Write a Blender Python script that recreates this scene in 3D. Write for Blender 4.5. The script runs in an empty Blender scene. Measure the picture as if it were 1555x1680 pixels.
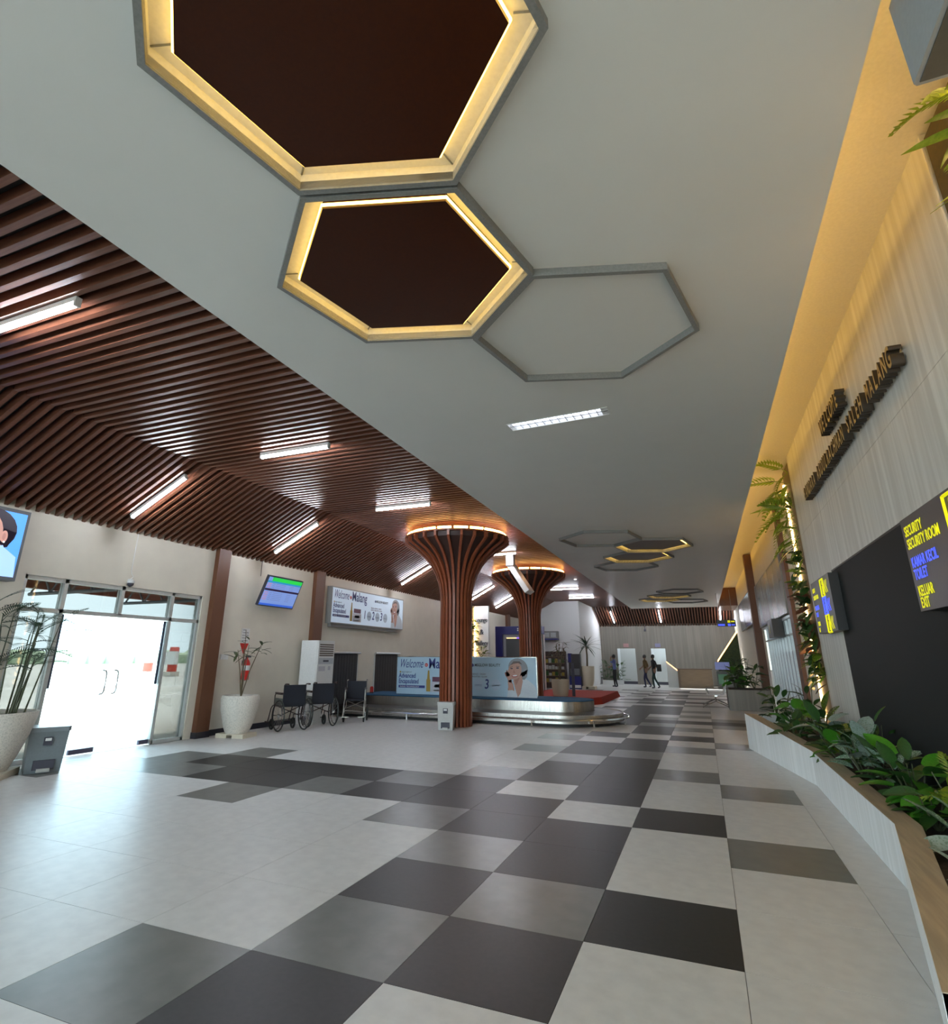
import bpy, bmesh, math, random
from mathutils import Vector, Matrix
random.seed(7)
R = math.radians
PI = math.pi
sc = bpy.context.scene
COL = sc.collection

# ------------------------------------------------------------------ camera
W_, H_ = 1555.0, 1680.0
F_, CX, CY = 924.87, 748.96, 781.99
YAW, PITCH, ROLL = 0.3969, 0.3113, -0.0068
CAM = Vector((0.7846, -2.9182, 1.4787))
Rz = Matrix.Rotation(YAW, 3, 'Z'); Rx = Matrix.Rotation(PITCH, 3, 'X'); Ry = Matrix.Rotation(ROLL, 3, 'Y')
RC = Rz @ Rx @ Ry                              # columns: right, forward, up
cd = bpy.data.cameras.new('camera'); cam = bpy.data.objects.new('camera', cd); COL.objects.link(cam)
m = Matrix.Identity(4)
for r in range(3):
    m[r][0] = RC[r][0]; m[r][1] = RC[r][2]; m[r][2] = -RC[r][1]; m[r][3] = CAM[r]
cam.matrix_world = m
cd.sensor_fit = 'HORIZONTAL'; cd.sensor_width = 36.0; cd.lens = F_ / W_ * 36.0
cd.shift_x = (W_ / 2 - CX) / W_; cd.shift_y = (CY - H_ / 2) / W_
cd.clip_start = 0.05; cd.clip_end = 500
sc.camera = cam
def project(p):
    d = RC.transposed() @ (Vector(p) - CAM)
    if d.y < 0.05: return None
    return (CX + F_ * d.x / d.y, CY - F_ * d.z / d.y, d.y)

# ------------------------------------------------------------------ world, daylight, exposure
wd = bpy.data.worlds.new('sky'); sc.world = wd; wd.use_nodes = True
bg = wd.node_tree.nodes['Background']
bg.inputs['Color'].default_value = (0.74, 0.92, 1.0, 1); bg.inputs['Strength'].default_value = 9.5
sun = bpy.data.lights.new('sun', 'SUN'); sun.energy = 16.0; sun.color = (1.0, 0.95, 0.86); sun.angle = R(0.6)
so_ = bpy.data.objects.new('sun', sun); COL.objects.link(so_); so_.location = (-30, 10, 30)
so_.rotation_euler = Vector((0.42, -0.30, -1.0)).to_track_quat('-Z', 'Y').to_euler()
def portal(name, loc, rot, sx, sy):
    l = bpy.data.lights.new(name, 'AREA'); l.shape = 'RECTANGLE'; l.size = sx; l.size_y = sy
    l.cycles.is_portal = True
    o = bpy.data.objects.new(name, l); o.location = loc; o.rotation_euler = rot; COL.objects.link(o)
YBK = -12.0                                              # glazed end of the hall behind the viewer
portal('window_daylight', (-2.8, YBK + 0.05, 2.2), (R(90), 0, R(180)), 10.6, 4.0)
portal('door_daylight', (-8.45, 4.0, 1.3), (R(90), 0, R(-90)), 3.2, 2.5)
vs = sc.view_settings
vs.view_transform = 'Standard'; vs.look = 'None'; vs.exposure = 0.42; vs.gamma = 1.0; vs.use_curve_mapping = False

# ------------------------------------------------------------------ materials
MAT = {}
def M(name, col, rough=0.5, metal=0.0, spec=0.5, noise=None, stretch=(1, 1, 1), bump=0.0, emit=0.0, ecol=None, coat=0.0, sss=0.0, trans=0.0):
    """col: base colour; noise=(scale, second colour[, lo, hi]) mixes a second colour by noise stretched along an axis."""
    if name in MAT: return MAT[name]
    mt = bpy.data.materials.new(name); mt.use_nodes = True; MAT[name] = mt
    nt = mt.node_tree; b = nt.nodes['Principled BSDF']
    b.inputs['Roughness'].default_value = rough; b.inputs['Metallic'].default_value = metal
    b.inputs['Specular IOR Level'].default_value = spec
    b.inputs['Coat Weight'].default_value = coat; b.inputs['Coat Roughness'].default_value = 0.08
    c4 = (*col, 1)
    b.inputs['Base Color'].default_value = c4
    if noise is None and not emit:
        noise = (40, tuple(min(1, c * 0.93) for c in col))
    if noise:
        tc = nt.nodes.new('ShaderNodeTexCoord'); mp = nt.nodes.new('ShaderNodeMapping')
        mp.inputs['Scale'].default_value = stretch
        nz = nt.nodes.new('ShaderNodeTexNoise'); nz.inputs['Scale'].default_value = noise[0]; nz.inputs['Detail'].default_value = 3
        rp = nt.nodes.new('ShaderNodeValToRGB')
        rp.color_ramp.elements[0].position = noise[2] if len(noise) > 2 else 0.35
        rp.color_ramp.elements[1].position = noise[3] if len(noise) > 3 else 0.65
        rp.color_ramp.elements[0].color = c4; rp.color_ramp.elements[1].color = (*noise[1], 1)
        nt.links.new(tc.outputs['Object'], mp.inputs['Vector']); nt.links.new(mp.outputs['Vector'], nz.inputs['Vector'])
        nt.links.new(nz.outputs['Fac'], rp.inputs['Fac']); nt.links.new(rp.outputs['Color'], b.inputs['Base Color'])
        if bump:
            bp = nt.nodes.new('ShaderNodeBump'); bp.inputs['Strength'].default_value = bump; bp.inputs['Distance'].default_value = 0.01
            nt.links.new(nz.outputs['Fac'], bp.inputs['Height']); nt.links.new(bp.outputs['Normal'], b.inputs['Normal'])
    if emit:
        b.inputs['Emission Color'].default_value = (*(ecol or col), 1); b.inputs['Emission Strength'].default_value = emit
    return mt
def glass(name, tint, refl=0.08):
    mt = bpy.data.materials.new(name); mt.use_nodes = True; MAT[name] = mt
    nt = mt.node_tree; nt.nodes.clear()
    o = nt.nodes.new('ShaderNodeOutputMaterial'); t = nt.nodes.new('ShaderNodeBsdfTransparent'); g = nt.nodes.new('ShaderNodeBsdfGlossy')
    fr = nt.nodes.new('ShaderNodeFresnel'); fr.inputs['IOR'].default_value = 1.45; mx = nt.nodes.new('ShaderNodeMixShader')
    t.inputs['Color'].default_value = (*tint, 1); g.inputs['Roughness'].default_value = 0.02
    nt.links.new(fr.outputs[0], mx.inputs[0]); nt.links.new(t.outputs[0], mx.inputs[1]); nt.links.new(g.outputs[0], mx.inputs[2])
    nt.links.new(mx.outputs[0], o.inputs['Surface'])
    return mt
m_tileW = M('tile_pale', (0.62, 0.62, 0.60), 0.38, spec=0.5, noise=(9, (0.56, 0.56, 0.545)))
m_tileG = M('tile_grey', (0.125, 0.132, 0.122), 0.32, spec=0.4, noise=(6, (0.155, 0.16, 0.148)))
m_tileD = M('tile_charcoal', (0.016, 0.016, 0.0145), 0.40, spec=0.25, noise=(30, (0.022, 0.021, 0.019)))
m_grout = M('grout', (0.16, 0.16, 0.15), 0.8)
m_white = M('ceiling_paint', (0.70, 0.70, 0.675), 0.42, spec=0.35, noise=(2, (0.685, 0.685, 0.66)))
m_cove = M('cove_paint', (0.72, 0.68, 0.58), 0.6)
m_cream = M('wall_paint_cream', (0.66, 0.62, 0.52), 0.65, noise=(3, (0.63, 0.59, 0.50)))
m_block = M('wall_paint_white', (0.72, 0.73, 0.73), 0.6)
m_slat = M('slat_timber', (0.120, 0.043, 0.023), 0.36, noise=(5, (0.165, 0.062, 0.034), 0.3, 0.7), stretch=(1, 14, 14))
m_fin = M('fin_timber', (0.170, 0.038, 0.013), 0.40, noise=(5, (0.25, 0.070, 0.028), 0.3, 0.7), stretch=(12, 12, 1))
m_black = M('void_black', (0.012, 0.009, 0.009), 0.8)
m_panel = M('white_wood_panel', (0.54, 0.53, 0.485), 0.45, noise=(9, (0.70, 0.695, 0.65), 0.42, 0.72), stretch=(1.4, 1.4, 0.05))
m_panel2 = M('grey_wood_panel', (0.17, 0.155, 0.13), 0.5, noise=(9, (0.22, 0.20, 0.17), 0.40, 0.70), stretch=(1.2, 1.2, 0.04))
m_panel3 = M('planter_daylit_wood', (0.78, 0.79, 0.77), 0.45, noise=(9, (0.90, 0.91, 0.90), 0.42, 0.72), stretch=(1.4, 1.4, 0.05))  # wood panel copy, lightened to paint in the daylight on the planter
m_planter_top = M('planter_rim_wood', (0.40, 0.32, 0.215), 0.5, noise=(6, (0.31, 0.25, 0.17)), stretch=(5, 0.4, 5))
m_red_col = M('brown_pillar_paint', (0.130, 0.050, 0.022), 0.5)
m_frame = M('grey_frame_metal', (0.20, 0.20, 0.195), 0.45, noise=(60, (0.24, 0.24, 0.23)))
m_lit = M('recess_paint', (0.80, 0.76, 0.66), 0.6)
m_slab = M('brown_gloss_board', (0.050, 0.012, 0.003), 0.35, spec=0.2, noise=(50, (0.042, 0.010, 0.003)))
m_alu = M('aluminium', (0.62, 0.66, 0.66), 0.35, metal=0.6)
m_steel = M('brushed_steel', (0.55, 0.53, 0.49), 0.27, metal=1.0, noise=(12, (0.44, 0.42, 0.39)), stretch=(3, 3, 0.3))
m_chrome = M('chrome', (0.75, 0.75, 0.74), 0.12, metal=1.0)
m_rubber = M('black_rubber', (0.018, 0.018, 0.02), 0.55)
m_belt = M('belt_rubber', (0.055, 0.055, 0.055), 0.38)
m_blue_carpet = M('blue_carpet', (0.008, 0.075, 0.17), 0.9, noise=(120, (0.012, 0.095, 0.20)))
m_red = M('red_carpet', (0.42, 0.030, 0.012), 0.85, noise=(90, (0.36, 0.022, 0.010)))
m_terrazzo = M('terrazzo', (0.66, 0.62, 0.55), 0.6, noise=(60, (0.46, 0.44, 0.39), 0.45, 0.7), bump=0.3)
m_stone = M('cream_pot', (0.62, 0.56, 0.44), 0.5)
m_soil = M('soil', (0.035, 0.024, 0.016), 0.95, noise=(40, (0.065, 0.045, 0.03)), bump=0.6)
m_bin = M('grey_plastic', (0.16, 0.185, 0.20), 0.4)
m_bin2 = M('silver_plastic', (0.42, 0.42, 0.40), 0.35)
m_dark = M('dark_wall_panel', (0.010, 0.013, 0.013), 0.6, spec=0.15)
m_sign = M('sign_face', (0.040, 0.034, 0.030), 0.4)
m_yel = M('sign_yellow', (0.75, 0.70, 0.0), 0.5, emit=0.45, ecol=(0.85, 0.80, 0.0))
m_blu = M('sign_blue', (0.08, 0.12, 0.9), 0.5, emit=0.75, ecol=(0.07, 0.12, 1.0))
m_gold = M('letter_gold', (0.34, 0.27, 0.15), 0.35, metal=0.7)
m_brown_side = M('letter_side', (0.035, 0.025, 0.015), 0.5)
m_ac = M('ac_white', (0.70, 0.71, 0.70), 0.4)
m_grille = M('ac_slot', (0.10, 0.08, 0.06), 0.5)
m_extred = M('fire_red', (0.55, 0.02, 0.015), 0.3)
m_paper = M('white_paper', (0.70, 0.70, 0.68), 0.6)
m_ink = M('dark_print', (0.05, 0.05, 0.07), 0.6)
m_navy = M('navy_blue', (0.012, 0.014, 0.15), 0.4)
m_desk = M('desk_wood', (0.20, 0.135, 0.075), 0.45, noise=(5, (0.165, 0.11, 0.06)), stretch=(0.5, 5, 6))
m_wheel = M('tyre', (0.012, 0.018, 0.016), 0.5)
m_canvas = M('black_canvas', (0.010, 0.013, 0.022), 0.75)
m_pframe = M('dark_frame', (0.030, 0.016, 0.016), 0.35)
m_bamboo = M('cane_stem', (0.055, 0.065, 0.030), 0.5)
m_leaf = M('leaf_dark', (0.020, 0.060, 0.012), 0.4, noise=(25, (0.032, 0.095, 0.018)))
m_leaf2 = M('leaf_bright', (0.045, 0.20, 0.012), 0.35, noise=(20, (0.065, 0.26, 0.02)))
m_leafy = M('leaf_yellow', (0.20, 0.24, 0.015), 0.45, noise=(14, (0.06, 0.13, 0.012), 0.4, 0.6))
m_leafv = M('leaf_variegated', (0.10, 0.20, 0.12), 0.4, noise=(22, (0.42, 0.52, 0.42), 0.5, 0.6))
m_leafs = M('leaf_silver', (0.26, 0.33, 0.29), 0.4, noise=(18, (0.13, 0.20, 0.14), 0.5, 0.65))
m_fern = M('leaf_fern', (0.20, 0.31, 0.016), 0.45, noise=(20, (0.28, 0.38, 0.03)))
m_leafr = M('leaf_red', (0.16, 0.055, 0.03), 0.5)
m_palm = M('leaf_palm', (0.025, 0.060, 0.032), 0.45)
m_dry = M('leaf_dry', (0.13, 0.10, 0.055), 0.6)
m_olive = M('strip_board', (0.085, 0.058, 0.022), 0.6, noise=(30, (0.06, 0.05, 0.02)))
m_gdoor = glass('door_glass', (0.76, 0.83, 0.86)); m_gside = glass('tinted_glass', (0.29, 0.295, 0.29)); m_gwin = glass('window_glass', (0.62, 0.66, 0.66))
m_base = M('baseboard_navy', (0.018, 0.020, 0.032), 0.4)
def em(name, col, s): return M(name, col, 0.5, emit=s, ecol=col)
e_tube = em('tube_white', (0.86, 0.90, 1.0), 95.0)
e_trof = em('troffer_white', (0.84, 0.88, 1.0), 4.0)
e_cove = em('cove_led', (1.0, 0.60, 0.14), 13.0)
e_hex = em('hexagon_led', (1.0, 0.66, 0.14), 5.5)
e_ring = em('ring_led', (1.0, 0.46, 0.12), 18.0)
e_strip = em('strip_led', (1.0, 0.60, 0.22), 16.0)

# ------------------------------------------------------------------ builders
class MB:
    def __init__(s): s.v = []; s.f = []; s.m = []; s.mi = 0
    def mat(s, i): s.mi = i; return s
    def add(s, vs, fs):
        b = len(s.v); s.v += [tuple(v) for v in vs]
        for f in fs: s.f.append([b + i for i in f]); s.m.append(s.mi)
        return s
    def box(s, x0, x1, y0, y1, z0, z1):
        v = [(x, y, z) for x in (x0, x1) for y in (y0, y1) for z in (z0, z1)]
        return s.add(v, [(0, 1, 3, 2), (4, 6, 7, 5), (0, 4, 5, 1), (2, 3, 7, 6), (0, 2, 6, 4), (1, 5, 7, 3)])
    def prism(s, poly, z0, z1, taper=1.0):
        n = len(poly); cx = sum(p[0] for p in poly) / n; cy = sum(p[1] for p in poly) / n
        v = [(p[0], p[1], z0) for p in poly] + [(cx + (p[0] - cx) * taper, cy + (p[1] - cy) * taper, z1) for p in poly]
        return s.add(v, [tuple(range(n))[::-1], tuple(range(n, 2 * n))] + [(i, (i + 1) % n, n + (i + 1) % n, n + i) for i in range(n)])
    def face(s, pts): return s.add(pts, [tuple(range(len(pts)))])
    def lathe(s, prof, n=24, c=(0, 0), cap=True):
        v = []; f = []; k = len(prof)
        for r, z in prof:
            for i in range(n): a = 2 * PI * i / n; v.append((c[0] + r * math.cos(a), c[1] + r * math.sin(a), z))
        for j in range(k - 1):
            for i in range(n): f.append((j * n + i, j * n + (i + 1) % n, (j + 1) * n + (i + 1) % n, (j + 1) * n + i))
        if cap: f.append(tuple(range(n))[::-1]); f.append(tuple(range((k - 1) * n, k * n)))
        return s.add(v, f)
    def tube(s, pts, r, n=8, closed=False):
        pts = [Vector(p) for p in pts]; k = len(pts); v = []; f = []; u = None
        rr = r if isinstance(r, (list, tuple)) else [r] * k
        for i, p in enumerate(pts):
            a = pts[i - 1] if (i or closed) else p; b = pts[(i + 1) % k] if (i < k - 1 or closed) else p
            t = (b - a).normalized()
            if u is None:
                u = t.cross(Vector((0, 0, 1)));
                if u.length < 1e-3: u = t.cross(Vector((1, 0, 0)))
            u = (u - t * u.dot(t)).normalized(); w = t.cross(u)
            for j in range(n): an = 2 * PI * j / n; v.append(p + (u * math.cos(an) + w * math.sin(an)) * rr[i])
        for i in range(k if closed else k - 1):
            for j in range(n): f.append((i * n + j, i * n + (j + 1) % n, ((i + 1) % k) * n + (j + 1) % n, ((i + 1) % k) * n + j))
        if not closed: f.append(tuple(range(n))[::-1]); f.append(tuple(range((k - 1) * n, k * n)))
        return s.add(v, f)
    def cyl(s, a, b, r, n=12): return s.tube([a, b], r, n)
    def rbox(s, x0, x1, y0, y1, z0, z1, b=0.02):     # box with chamfered vertical edges
        return s.prism([(x0 + b, y0), (x1 - b, y0), (x1, y0 + b), (x1, y1 - b), (x1 - b, y1), (x0 + b, y1), (x0, y1 - b), (x0, y0 + b)], z0, z1)
    def xf(s, mtx, start=0):
        for i in range(start, len(s.v)): s.v[i] = tuple(mtx @ Vector(s.v[i]))
        return s
    def mesh(s, name, mats, smooth=False):
        me = bpy.data.meshes.new(name); me.from_pydata(s.v, [], s.f)
        for mt in (mats if isinstance(mats, (list, tuple)) else [mats]): me.materials.append(mt)
        me.polygons.foreach_set('material_index', s.m)
        bm = bmesh.new(); bm.from_mesh(me); bmesh.ops.recalc_face_normals(bm, faces=bm.faces); bm.to_mesh(me); bm.free()
        if smooth:
            me.polygons.foreach_set('use_smooth', [True] * len(me.polygons))
            try: me.set_sharp_from_angle(angle=R(40))
            except Exception: pass
        me.update(); return me
    def build(s, name, mats, parent=None, smooth=False, **k):
        return obj(name, s.mesh(name, mats, smooth), parent, **k)
def obj(name, me, parent=None, loc=None, rot=None, scale=None):
    o = bpy.data.objects.new(name, me); COL.objects.link(o)
    if parent: o.parent = parent
    if loc: o.location = loc
    if rot: o.rotation_euler = rot
    if scale: o.scale = scale
    return o
def tag(o, label=None, cat=None, group=None, kind=None):
    if label: o['label'] = label
    if cat: o['category'] = cat
    if group: o['group'] = group
    if kind: o['kind'] = kind
    return o
def thing(name, label, cat, loc=(0, 0, 0), rz=0.0, group=None):
    o = bpy.data.objects.new(name, None); COL.objects.link(o); o.location = loc; o.rotation_euler = (0, 0, rz)
    o.empty_display_size = 0.1
    return tag(o, label, cat, group)
def struct(o, label=None): return tag(o, label, kind='structure')
def copy_tree(o, parent=None):
    c = o.copy(); COL.objects.link(c); c.parent = parent
    for ch in list(o.children): copy_tree(ch, c)
    return c
def hexpts(r, rot=17.5, c=(0, 0)):
    return [(c[0] + r * math.cos(R(rot + 60 * k)), c[1] + r * math.sin(R(rot + 60 * k))) for k in range(6)]
def text(name, s, size, mat, parent, loc, rot=(0, 0, 0), sx=1.0, ext=0.002, align='LEFT', shear=0.0, side=None, bold=0.0):
    cu = bpy.data.curves.new(name, 'FONT'); cu.body = s; cu.size = size; cu.extrude = ext; cu.align_x = align; cu.shear = shear
    cu.resolution_u = 3; cu.offset = bold
    t = bpy.data.objects.new(name, cu); COL.objects.link(t)
    bpy.context.view_layer.update()
    me = bpy.data.meshes.new_from_object(t.evaluated_get(bpy.context.evaluated_depsgraph_get()))
    bpy.data.objects.remove(t); me.materials.clear(); me.materials.append(mat)
    if side:
        me.materials.append(side)
        for p in me.polygons: p.material_index = 0 if p.normal.z > 0.5 else 1
    else:
        for p in me.polygons: p.material_index = 0
    return obj(name, me, parent, loc, rot, (sx, 1, 1))
FACE_NX = (R(90), 0, R(-90))      # text on a face looking towards -X, reading towards -Y
FACE_PX = (R(90), 0, R(90))       # text on a face looking towards +X, reading towards +Y
FACE_NY = (R(90), 0, 0)           # text on a face looking towards -Y, reading towards +X

# ------------------------------------------------------------------ the setting: floor
TS = 0.8
floor = MB().box(-8.45, 2.85, YBK, 35.6, -0.20, -0.008).build('floor', m_grout); struct(floor, 'chequered floor of pale, grey and charcoal tiles')
PAT = {  # column: {row: tone}
 0: {1: 'D', 4: 'D', 7: 'G', 10: 'G', 12: 'D', 14: 'G', 16: 'D', 18: 'G', 20: 'G', 23: 'G', 25: 'D', 28: 'D', 31: 'G', 33: 'D'},
 1: {3: 'G', 6: 'G', 11: 'G', 15: 'G', 16: 'D', 17: 'G', 23: 'G', 28: 'D', 31: 'G', 35: 'G'},
 -1: {0: 'D', 1: 'G', 2: 'D', 3: 'D', 5: 'D', 6: 'D', 7: 'D', 8: 'D', 9: 'G', 10: 'D', 11: 'D', 13: 'D', 14: 'D', 15: 'G', 16: 'D', 17: 'G', 19: 'D', 20: 'D', 21: 'D', 22: 'D', 24: 'D', 25: 'D', 26: 'D', 28: 'D', 29: 'G', 30: 'D', 31: 'D', 33: 'G', 34: 'D', 35: 'D'},
 -2: {-1: 'D', 0: 'G', 1: 'D', 2: 'G', 3: 'D', 4: 'D', 6: 'D', 7: 'D', 8: 'G', 9: 'D', 10: 'D', 12: 'D', 15: 'D', 16: 'D', 17: 'D', 18: 'D', 19: 'D', 20: 'D', 21: 'D', 22: 'D', 24: 'D', 25: 'G', 26: 'D', 27: 'D', 30: 'D', 32: 'G', 33: 'D', 35: 'D'},
 -3: {-1: 'G', 3: 'G', 4: 'D', 5: 'D', 6: 'G', 9: 'G', 11: 'G', 14: 'G', 16: 'G', 21: 'D', 24: 'G', 26: 'D', 29: 'G', 31: 'D', 34: 'G'},
 -4: {4: 'D', 5: 'G', 25: 'G', 28: 'D', 32: 'G', 35: 'D'}, -5: {4: 'G', 5: 'D', 27: 'G', 30: 'D', 33: 'G'}, -6: {3: 'G', 4: 'D', 5: 'D', 29: 'G', 34: 'D'}, -7: {4: 'D', 5: 'D'}, -8: {4: 'G', 5: 'D', 6: 'G'},
 -9: {4: 'G', 5: 'G'}, -10: {3: 'G', 4: 'G'}}
g = 0.0015
tm = {k: MB().box(g, TS - g, g, TS - g, -0.012, 0.0).mesh('tile', mt) for k, mt in (('W', m_tileW), ('G', m_tileG), ('D', m_tileD))}
cells = []; rest = {'W': [], 'G': [], 'D': []}
for c in range(-11, 4):
    for r in range(-15, 45):
        x0, y0 = c * TS, r * TS
        x1, y1 = min(x0 + TS, 2.69), min(y0 + TS, 35.5); x0 = max(x0, -8.3)
        if x1 - x0 < 0.05: continue
        tone = PAT.get(c, {}).get(r, 'W')
        p = project((x0 + 0.4, y0 + 0.4, 0))
        full = (x1 - x0 > TS - 0.01) and (y1 - y0 > TS - 0.01)
        hidden = (x0 > 1.7 and 0 < y0 < 9) or (-8.3 < x0 < -1.9 and 10.6 < y0 < 13.2)
        if full and not hidden and p and -40 < p[0] < W_ + 20 and p[1] < H_ + 60:
            cells.append((p[2], c, r, tone))
        else: rest[tone].append((x0, x1, y0, y1))
cells.sort()
for k, (d, c, r, tone) in enumerate(cells):
    if k < 300: obj('tile', tm[tone], floor, (c * TS, r * TS, 0))
    else: rest[tone].append((c * TS, c * TS + TS, r * TS, r * TS + TS))
mb = MB()
for i, k in enumerate('WGD'):
    mb.mat(i)
    for x0, x1, y0, y1 in rest[k]: mb.box(x0 + g, x1 - g, y0 + g, y1 - g, -0.012, 0.0)
tag(mb.build('tile_field', [m_tileW, m_tileG, m_tileD], floor), kind='stuff')

# ------------------------------------------------------------------ walls
ZW, XF = 4.50, -6.48                                     # slat underside, fold line of the timber ceiling
wl = MB()
for y0, y1, z0, z1 in ((YBK, 2.35, 0, 3.72), (2.35, 5.70, 2.62, 3.72), (5.70, 35.6, 0, 3.72)): wl.box(-8.45, -8.30, y0, y1, z0, z1)
struct(wl.build('wall_left', m_cream), 'cream painted side wall with the glass entrance')
bb = MB()
for y0, y1 in ((YBK, 2.30), (6.15, 9.15), (9.70, 10.2), (14.2, 28.6)): bb.box(-8.30, -8.275, y0, y1, 0, 0.11)
struct(bb.build('baseboard_left', m_base))
for k, (y0, y1) in enumerate(((5.88, 6.20), (9.22, 9.60), (25.3, 25.8))):
    t = MB().box(-8.30, -8.19, y0, y1, 0.11, 3.68).mat(1).box(-8.30, -8.175, y0 - 0.015, y1 + 0.015, 0, 0.11)
    struct(t.build('trim_%d' % (k + 1), [m_red_col, m_base]), ('brown pilaster right of the glass entrance', 'brown pilaster above the standing air conditioner', 'brown pilaster beside the blue kiosk')[k])
bl = MB().box(-8.29, -5.20, 28.7, 35.5, 0, 4.58); struct(bl.build('wall_block', m_block), 'white walled block in the far corner')
fw = MB().box(-8.30, 2.85, 35.5, 35.65, 0, 3.75)
struct(fw.build('wall_far', m_panel2), 'grey wood-look end wall with two doors')
bk = MB()
for x0, x1, z0, z1 in ((-8.45, -8.1, 0, 4.7), (2.5, 2.85, 0, 5.1), (-8.1, 2.5, 4.2, 5.1), (-8.1, 2.5, 0, 0.2)): bk.box(x0, x1, YBK - 0.15, YBK, z0, z1)
for x in (-5.4, -2.8, -0.2): bk.box(x - 0.04, x + 0.04, YBK - 0.12, YBK - 0.03, 0.2, 4.2)
struct(bk.build('wall_back', m_cream))
XR = 2.70
wr = MB()
for y0, y1, z0, z1 in ((YBK, 12.0, 0, 5.05), (12.0, 18.4, 0, 0.30), (12.0, 18.4, 2.46, 5.05), (18.4, 35.6, 0, 5.05)): wr.box(XR, XR + 0.15, y0, y1, z0, z1)
wright = struct(wr.build('wall_right', m_cream), 'side wall with pale wood-look panels, lettering and banners')
zs = 3.55
for y0, y1 in ((1.15, 3.56), (3.56, 5.98), (5.98, 8.40)):
    for z0, z1 in ((0, zs), (zs, 5.02)):
        MB().box(2.60, XR, y0 + 0.001, y1 - 0.001, z0 + 0.0015, z1 - 0.0015).build('wood_look_panel', m_panel, wright)
MB().box(2.575, 2.60, 2.45, 6.36, 0.0, 2.66).build('dark_board', m_dark, wright)
MB().box(2.570, 2.60, 6.36, 6.39, 0.0, 2.68).box(2.570, 2.60, 2.45, 6.39, 2.66, 2.68).build('board_edge', m_brown_side, wright)
struct(MB().box(2.625, XR, 11.10, 11.55, 0, 5.0).build('trim_4', m_red_col), 'slim brown pilaster beside the window with the banner')
struct(MB().box(2.47, XR + 0.02, 19.1, 19.5, 0, 5.0).build('trim_5', m_red_col), 'brown pilaster standing out between the two banners')
# window under the long banner
wn = thing('window_1', None, None, (XR, 0, 0)); struct(wn, 'window with upright mullions and grey film on its lower half')
n = 11
for k in range(n):
    y0 = 12.0 + 6.4 * k / n; y1 = y0 + 6.4 / n
    MB().box(0.0, 0.06, y0 - 0.03, y0 + 0.03, 0.30, 2.46).build('mullion', m_alu, wn)
    MB().box(0.05, 0.056, y0 + 0.03, y1 - 0.03, 1.68, 2.40).build('pane', m_gside, wn)
    MB().box(0.05, 0.056, y0 + 0.03, y1 - 0.03, 0.34, 1.68).build('frosted_pane', M('film_lilac', (0.34, 0.34, 0.40), 0.5), wn)
MB().box(-0.02, 0.06, 11.97, 18.43, 0.28, 0.34).box(-0.02, 0.06, 11.97, 18.43, 2.40, 2.46).box(0.0, 0.055, 12, 18.4, 2.03, 2.07).build('window_frame', m_alu, wn)

# ------------------------------------------------------------------ ceilings
PITCH_S = 0.145
wood = struct(MB().box(-8.45, -2.50, YBK, 35.6, 4.62, 4.70).build('ceiling_timber', m_black), 'flat dark timber slat ceiling beside the white ceiling')
fs = MB().box(XF, -2.55, -0.027, 0.027, ZW, ZW + 0.11).mesh('slat', m_slat)
k = 0; y = -2.2
while y < 32.75:
    obj('slat', fs, wood, (0, y, 0)); y += PITCH_S
slope_a, slope_b = (XF, ZW), (-8.30, 3.55)
dx, dz = slope_b[0] - slope_a[0], slope_b[1] - slope_a[1]; L = math.hypot(dx, dz); nx, nz = -dz / L * -1, dx / L * -1
nx, nz = (dz / L, -dx / L)                                # pointing up and inwards
if nz < 0: nx, nz = -nx, -nz
def slope_pts(h0, h1):
    return [(slope_a[0] + nx * h0, slope_a[1] + nz * h0), (slope_b[0] + nx * h0, slope_b[1] + nz * h0), (slope_b[0] + nx * h1, slope_b[1] + nz * h1), (slope_a[0] + nx * h1, slope_a[1] + nz * h1)]
def xz_prism(mb, pts, y0, y1):
    n = len(pts); v = [(p[0], y0, p[1]) for p in pts] + [(p[0], y1, p[1]) for p in pts]
    return mb.add(v, [tuple(range(n)), tuple(range(n, 2 * n))[::-1]] + [(i, n + i, n + (i + 1) % n, (i + 1) % n) for i in range(n)])
sl = struct(xz_prism(MB(), slope_pts(0.12, 0.16), YBK, 35.6).build('ceiling_slope_left', m_black), 'sloping timber slat ceiling down to the cream wall')
ss = xz_prism(MB(), slope_pts(0.0, 0.11), -0.027, 0.027).mesh('slat', m_slat)
y = -0.025
while y < 28.6:
    obj('slat', ss, sl, (0, y, 0)); y += PITCH_S
# end slope
YF, YB, ZB = 32.8, 35.5, 3.47
dy, dz2 = YB - YF, ZB - ZW; L2 = math.hypot(dy, dz2); ny, nz2 = -dz2 / L2, dy / L2
def far_pts(h0, h1): return [(YF + ny * h0, ZW + nz2 * h0), (YB + ny * h0, ZB + nz2 * h0), (YB + ny * h1, ZB + nz2 * h1), (YF + ny * h1, ZW + nz2 * h1)]
def yz_prism(mb, pts, x0, x1):
    n = len(pts); v = [(x0, p[0], p[1]) for p in pts] + [(x1, p[0], p[1]) for p in pts]
    return mb.add(v, [tuple(range(n)), tuple(range(n, 2 * n))[::-1]] + [(i, n + i, n + (i + 1) % n, (i + 1) % n) for i in range(n)])
fe = struct(yz_prism(MB(), far_pts(0.12, 0.16), -5.2, 2.85).build('ceiling_slope_far', m_black), 'sloping timber slat ceiling above the end wall')
fss = yz_prism(MB(), far_pts(0.0, 0.11), -0.03, 0.03).mesh('slat', m_slat)
x = -5.12
while x < 2.68:
    obj('slat', fss, fe, (x, 0, 0)); x += 0.155
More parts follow.
